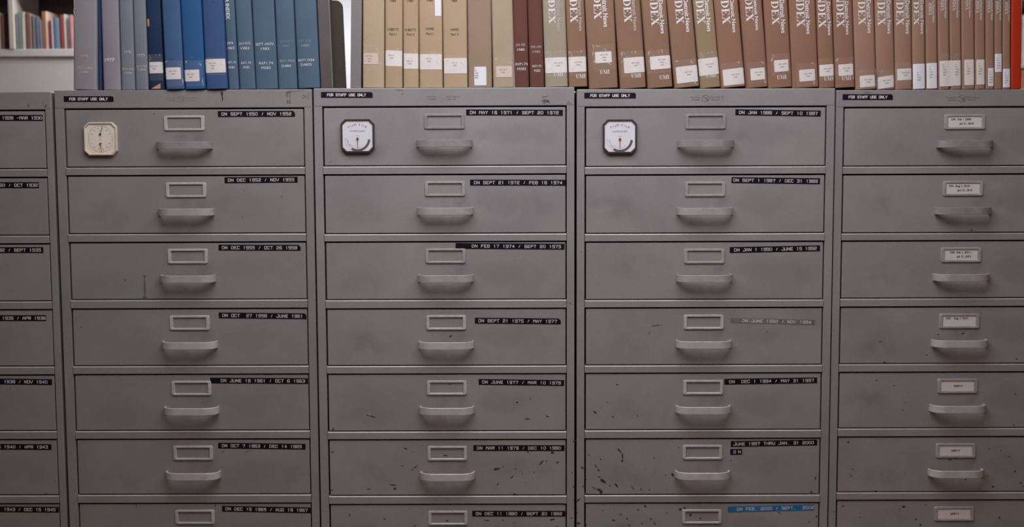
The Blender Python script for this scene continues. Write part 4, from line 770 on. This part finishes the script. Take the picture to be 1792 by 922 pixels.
# ---- bookends in the gap between the blue and the tan books
M['bookend'] = mat('scuffed_grey_bookend', (0.10, 0.082, 0.083, 1), 0.5, 0.2, 0.12, 12, 0.05, 300, 0.05)
M['bookend_light'] = mat('light_grey_enamel', (0.195, 0.18, 0.185, 1), 0.5, 0.1, 0.04, 10, 0.04, 300, 0.05)
M['bookend_brown'] = mat('olive_brown_enamel', (0.042, 0.028, 0.019, 1), 0.7, 0.0, 0.10, 14, 0.08, 200, 0.05)
def slab(name, tl, tr, bl, br, yf, H, D, m, label, bev=.0015):
    P = {k: at_y(px, py, yf) for k, (px, py) in {'tl': (tl, 0), 'tr': (tr, 0), 'bl': (bl, 153), 'br': (br, 153)}.items()}
    sl = ((P['tl'].x + P['tr'].x) - (P['bl'].x + P['br'].x)) / 2 / (P['tl'].z - P['bl'].z); th = math.atan(sl); w = (P['tr'].x - P['tl'].x + P['br'].x - P['bl'].x) / 2
    cx = (P['bl'].x + P['br'].x) / 2; zb = top_at(cx) + .0002 + w / 2 * abs(math.sin(th))
    root = empty(name, (cx, yf, zb), label, 'bookend', None, 0, th); return root, w
root, w_ = slab('bookend', 555.2, 573.6, 561.6, 580.6, .004, .27, .14, 'bookend', 'scuffed grey metal bookend leaning against the last teal volume')
g = MB(); g.bevbox(-w_ / 2, w_ / 2, 0, .004, 0, .24, 'bookend', .0012, 2); g.build('front_flange', root)
g = MB(); g.bevbox(-w_ / 2, -w_ / 2 + .003, .004, .15, 0, .24, 'bookend', .0012, 2); g.build('side_plate', root)
g = MB(); g.bevbox(-w_ / 2 + .003, w_ / 2, .02, .15, 0, .002, 'bookend', .0006, 1); g.build('foot_plate', root)
root, w_ = slab('bookend', 577.6, 599.5, 584.2, 606.4, .030, .2, .1, 'bookend_brown', 'dark olive-brown metal bookend with a rounded top corner')
g = MB(); hw = w_ / 2; r_ = .016; Ht = at_y(590, 0.5, .03).z - root.location.z; out = [(-hw, 0), (hw, 0)] + [(hw - r_ + r_ * math.cos(math.radians(a)), Ht - r_ + r_ * math.sin(math.radians(a))) for a in range(0, 91, 15)] + [(-hw, Ht)]
n = len(out); g.add([(a, y, z) for y in (0, .0025) for a, z in out], [tuple(range(n)), tuple(range(2 * n - 1, n - 1, -1))] + [(i, n + i, n + (i + 1) % n, (i + 1) % n) for i in range(n)], 'bookend_brown'); g.build('front_flange', root)
g = MB(); g.bevbox(-hw - .0005, -hw + .0025, -.004, .13, 0, Ht + .004, 'bookend_brown', .001, 2); g.build('side_plate', root)
g = MB(); g.bevbox(-hw + .003, hw, .0026, .10, 0, .002, 'bookend_brown', .0006, 1); g.build('foot_plate', root)
root, w_ = slab('bookend', 614.6, 633.0, 612.9, 631.8, .006, .27, .14, 'bookend_light', 'upright light grey metal bookend left of the pale tan volume')
g = MB(); g.bevbox(-w_ / 2, w_ / 2, 0, .004, 0, .25, 'bookend_light', .0012, 2); g.build('front_flange', root)
g = MB(); g.bevbox(w_ / 2 - .003, w_ / 2, .004, .15, 0, .25, 'bookend_light', .0012, 2); g.build('side_plate', root)
g = MB(); g.bevbox(-w_ / 2, w_ / 2 - .003, .02, .15, 0, .002, 'bookend_light', .0006, 1); g.build('foot_plate', root)

# ------------------------------------------------------------------ shelving far behind, slightly out of focus
YB = 3.5
M['shelf_grey'] = mat('pale_grey_shelf_enamel', (0.40, 0.375, 0.37, 1), 0.6, 0, 0.04, 4)
M['shelf_cream'] = mat('cream_shelf_upright', (0.42, 0.37, 0.32, 1), 0.6, 0, 0.04, 6)
M['shelf_dark'] = mat('shaded_shelf_back', (0.075, 0.058, 0.052, 1), 0.7, 0, 0.1, 4)  # dark brown holds the shade inside the shelves
zs = at_y(60, 86, YB).z; lip = zs - at_y(60, 99, YB).z
xa, xb = -3.35, -1.25; xu = at_y(16, 50, YB).x
shelf = empty('bookshelf', (xa, YB, 0), 'pale grey metal bookshelf far behind the cabinets at the left', 'bookshelf')
def sh(name, x0, x1, y0, y1, z0, z1, m):
    g = MB(); g.bevbox(x0 - xa, x1 - xa, y0 - YB, y1 - YB, z0, z1, m, .002, 1); return g.build(name, shelf)
sh('shelf_board', xa, xb, YB, YB + .32, zs - lip, zs, 'shelf_grey'); sh('shelf_board', xa, xb, YB, YB + .32, zs + .30, zs + .325, 'shelf_grey')
sh('front_panel', xa, xb, YB + .012, YB + .03, .05, zs - lip - .002, 'shelf_grey'); sh('back_panel', xa, xb, YB + .32, YB + .335, .05, zs + .325, 'shelf_dark')
sh('upright', xu, xu + .026, YB - .004, YB + .318, zs + .001, zs + .299, 'shelf_cream'); sh('upright', xb - .03, xb, YB - .004, YB + .318, zs + .001, zs + .299, 'shelf_cream')
sh('upright', xa, xa + .03, YB - .004, YB + .318, zs + .001, zs + .299, 'shelf_cream')
# x0 x1 (px), top y, colour, label
BG = [(-5, .4, 22, (190, 186, 180), 'blurred pale book at the far left, beyond the shelf upright'), (1, 7, 26, (150, 84, 52), 'blurred rust-brown book left of the shelf upright'), (7.5, 14.4, 22, (22, 20, 30), 'blurred black book left of the shelf upright'),
      (26.8, 28.0, 26, (30, 36, 42), 'blurred thin dark book right of the shelf upright'), (28.1, 31.4, 26, (150, 156, 172), 'blurred pale blue-grey book on the far shelf'), (31.6, 36.6, 20, (136, 144, 126), 'blurred sage green book on the far shelf'), (36.8, 44, 21, (200, 202, 190), 'blurred cream-white book on the far shelf'), (44.4, 51.8, 22, (150, 84, 66), 'blurred brick-red book left of the black and white one'),
      (52, 54.4, 24, (170, 150, 148), 'blurred thin pinkish book beside the brick-red one'), (55.4, 61.6, 27, (120, 118, 118), 'blurred black-and-white mottled book on the far shelf'), (62.2, 69.4, 30, (112, 116, 140), 'blurred slate-blue book on the far shelf'), (69.6, 73.6, 34, (140, 144, 162), 'blurred thin lilac-grey book on the far shelf'),
      (73.8, 77.8, 20, (176, 96, 54), 'blurred narrow orange book, taller than its neighbours'), (78.2, 84, 20, (214, 176, 150), 'blurred peach book beside the narrow orange one'), (86, 89.6, 36, (150, 42, 62), 'blurred crimson book next to the light blue one'), (89.9, 93, 34, (196, 180, 182), 'blurred thin white book left of the light blue one'),
      (93.4, 104, 31, (98, 134, 160), 'blurred light blue book on the far shelf'), (104.8, 111.2, 26, (176, 46, 34), 'blurred bright red book on the far shelf'), (111.4, 116, 25, (196, 190, 180), 'blurred off-white book right of the bright red one'), (117, 121.2, 34, (120, 100, 92), 'blurred brown-grey book near the end of the visible shelf'), (121.5, 127, 26, (186, 120, 130), 'blurred pink book beside the 1976 volume')]
GBG = 'blurred books on the far shelf'
def farbook(x0, x1, yt, rgb, label, lean=0.0, zbase=None, yy=None, group=GBG):
    yy = YB + .012 if yy is None else yy; zb = zs if zbase is None else zbase
    a = at_y(x0, (yt + 86) / 2, yy).x; b_ = at_y(x1, (yt + 86) / 2, yy).x; H = at_y((x0 + x1) / 2, yt, yy).z - zs if zbase is None else yt
    nm = 'far_%d_%d_%d' % rgb
    if nm not in M: M[nm] = cloth('faded_jacket', tuple(int(.82 * q + .18 * sum(rgb) / 3) for q in rgb), .62, .15, .6)
    w = b_ - a; root = empty('book', ((a + b_) / 2, yy, zb + abs(math.sin(lean)) * w / 2 + .0002), label, 'book', group, 0, lean)
    g = MB(); hw = w / 2; D = .15; pr = [(-hw, D), (-hw, .006), (-hw * .7, .0015), (0, 0), (hw * .7, .0015), (hw, .006), (hw, D)]; n = len(pr); t = min(.0022, w * .15)
    inn = [(max(-hw + t, min(hw - t, p)), max(q, .007)) for p, q in pr]
    V = [(p, q, z) for z in (0, H) for p, q in pr] + [(p, q, z) for z in (0, H) for p, q in inn]; Fc = []
    for i in range(n - 1): Fc += [(i, i + 1, n + i + 1, n + i), (2 * n + i, 3 * n + i, 3 * n + i + 1, 2 * n + i + 1), (2 * n + i, 2 * n + i + 1, i + 1, i), (n + i, n + i + 1, 3 * n + i + 1, 3 * n + i)]
    g.add(V, Fc, nm); g.build('cover', root)
    p = MB(); p.box(-hw + t + .0002, hw - t - .0002, .008, D - .004, .002, H - .003, 'paper'); p.build('page_block', root); return root
for q in BG: farbook(*q, lean=0 if q[0] < 60 else -.012)
# a second, lower shelf glimpsed past the orange-red book
xr = at_y(1779, 80, YB).x
shelf = empty('bookshelf', (xr, YB, 0), 'pale metal bookshelf glimpsed at the far right past the orange-red book', 'bookshelf'); xa = xr
z2 = at_y(1790, 156, YB).z; z3 = at_y(1790, 104, YB).z
sh('side_panel', xr, xr + .02, YB, YB + .3, 0, z3 + .36, 'shelf_grey'); sh('side_panel', xr + .9, xr + .92, YB, YB + .3, 0, z3 + .36, 'shelf_grey'); sh('back_panel', xr, xr + .92, YB + .3, YB + .31, 0, z3 + .36, 'shelf_dark')
for zz in (z2 - .02, z3 - .045, z3 + .30): sh('shelf_board', xr + .021, xr + .899, YB + .001, YB + .298, zz, zz + .02, 'shelf_grey')
px0 = 1788.8
for i, (rgb, hgt, lb, base) in enumerate([((240, 236, 232), .25, 'blurred white book on the upper far shelf at the right edge', z3 - .025), ((230, 140, 104), .098, 'blurred orange-pink book on the lower far shelf at the right edge', z2)]):
    farbook(px0, px0 + 12, hgt, rgb, lb, zbase=base, group='blurred books at the right edge', yy=YB + .004)
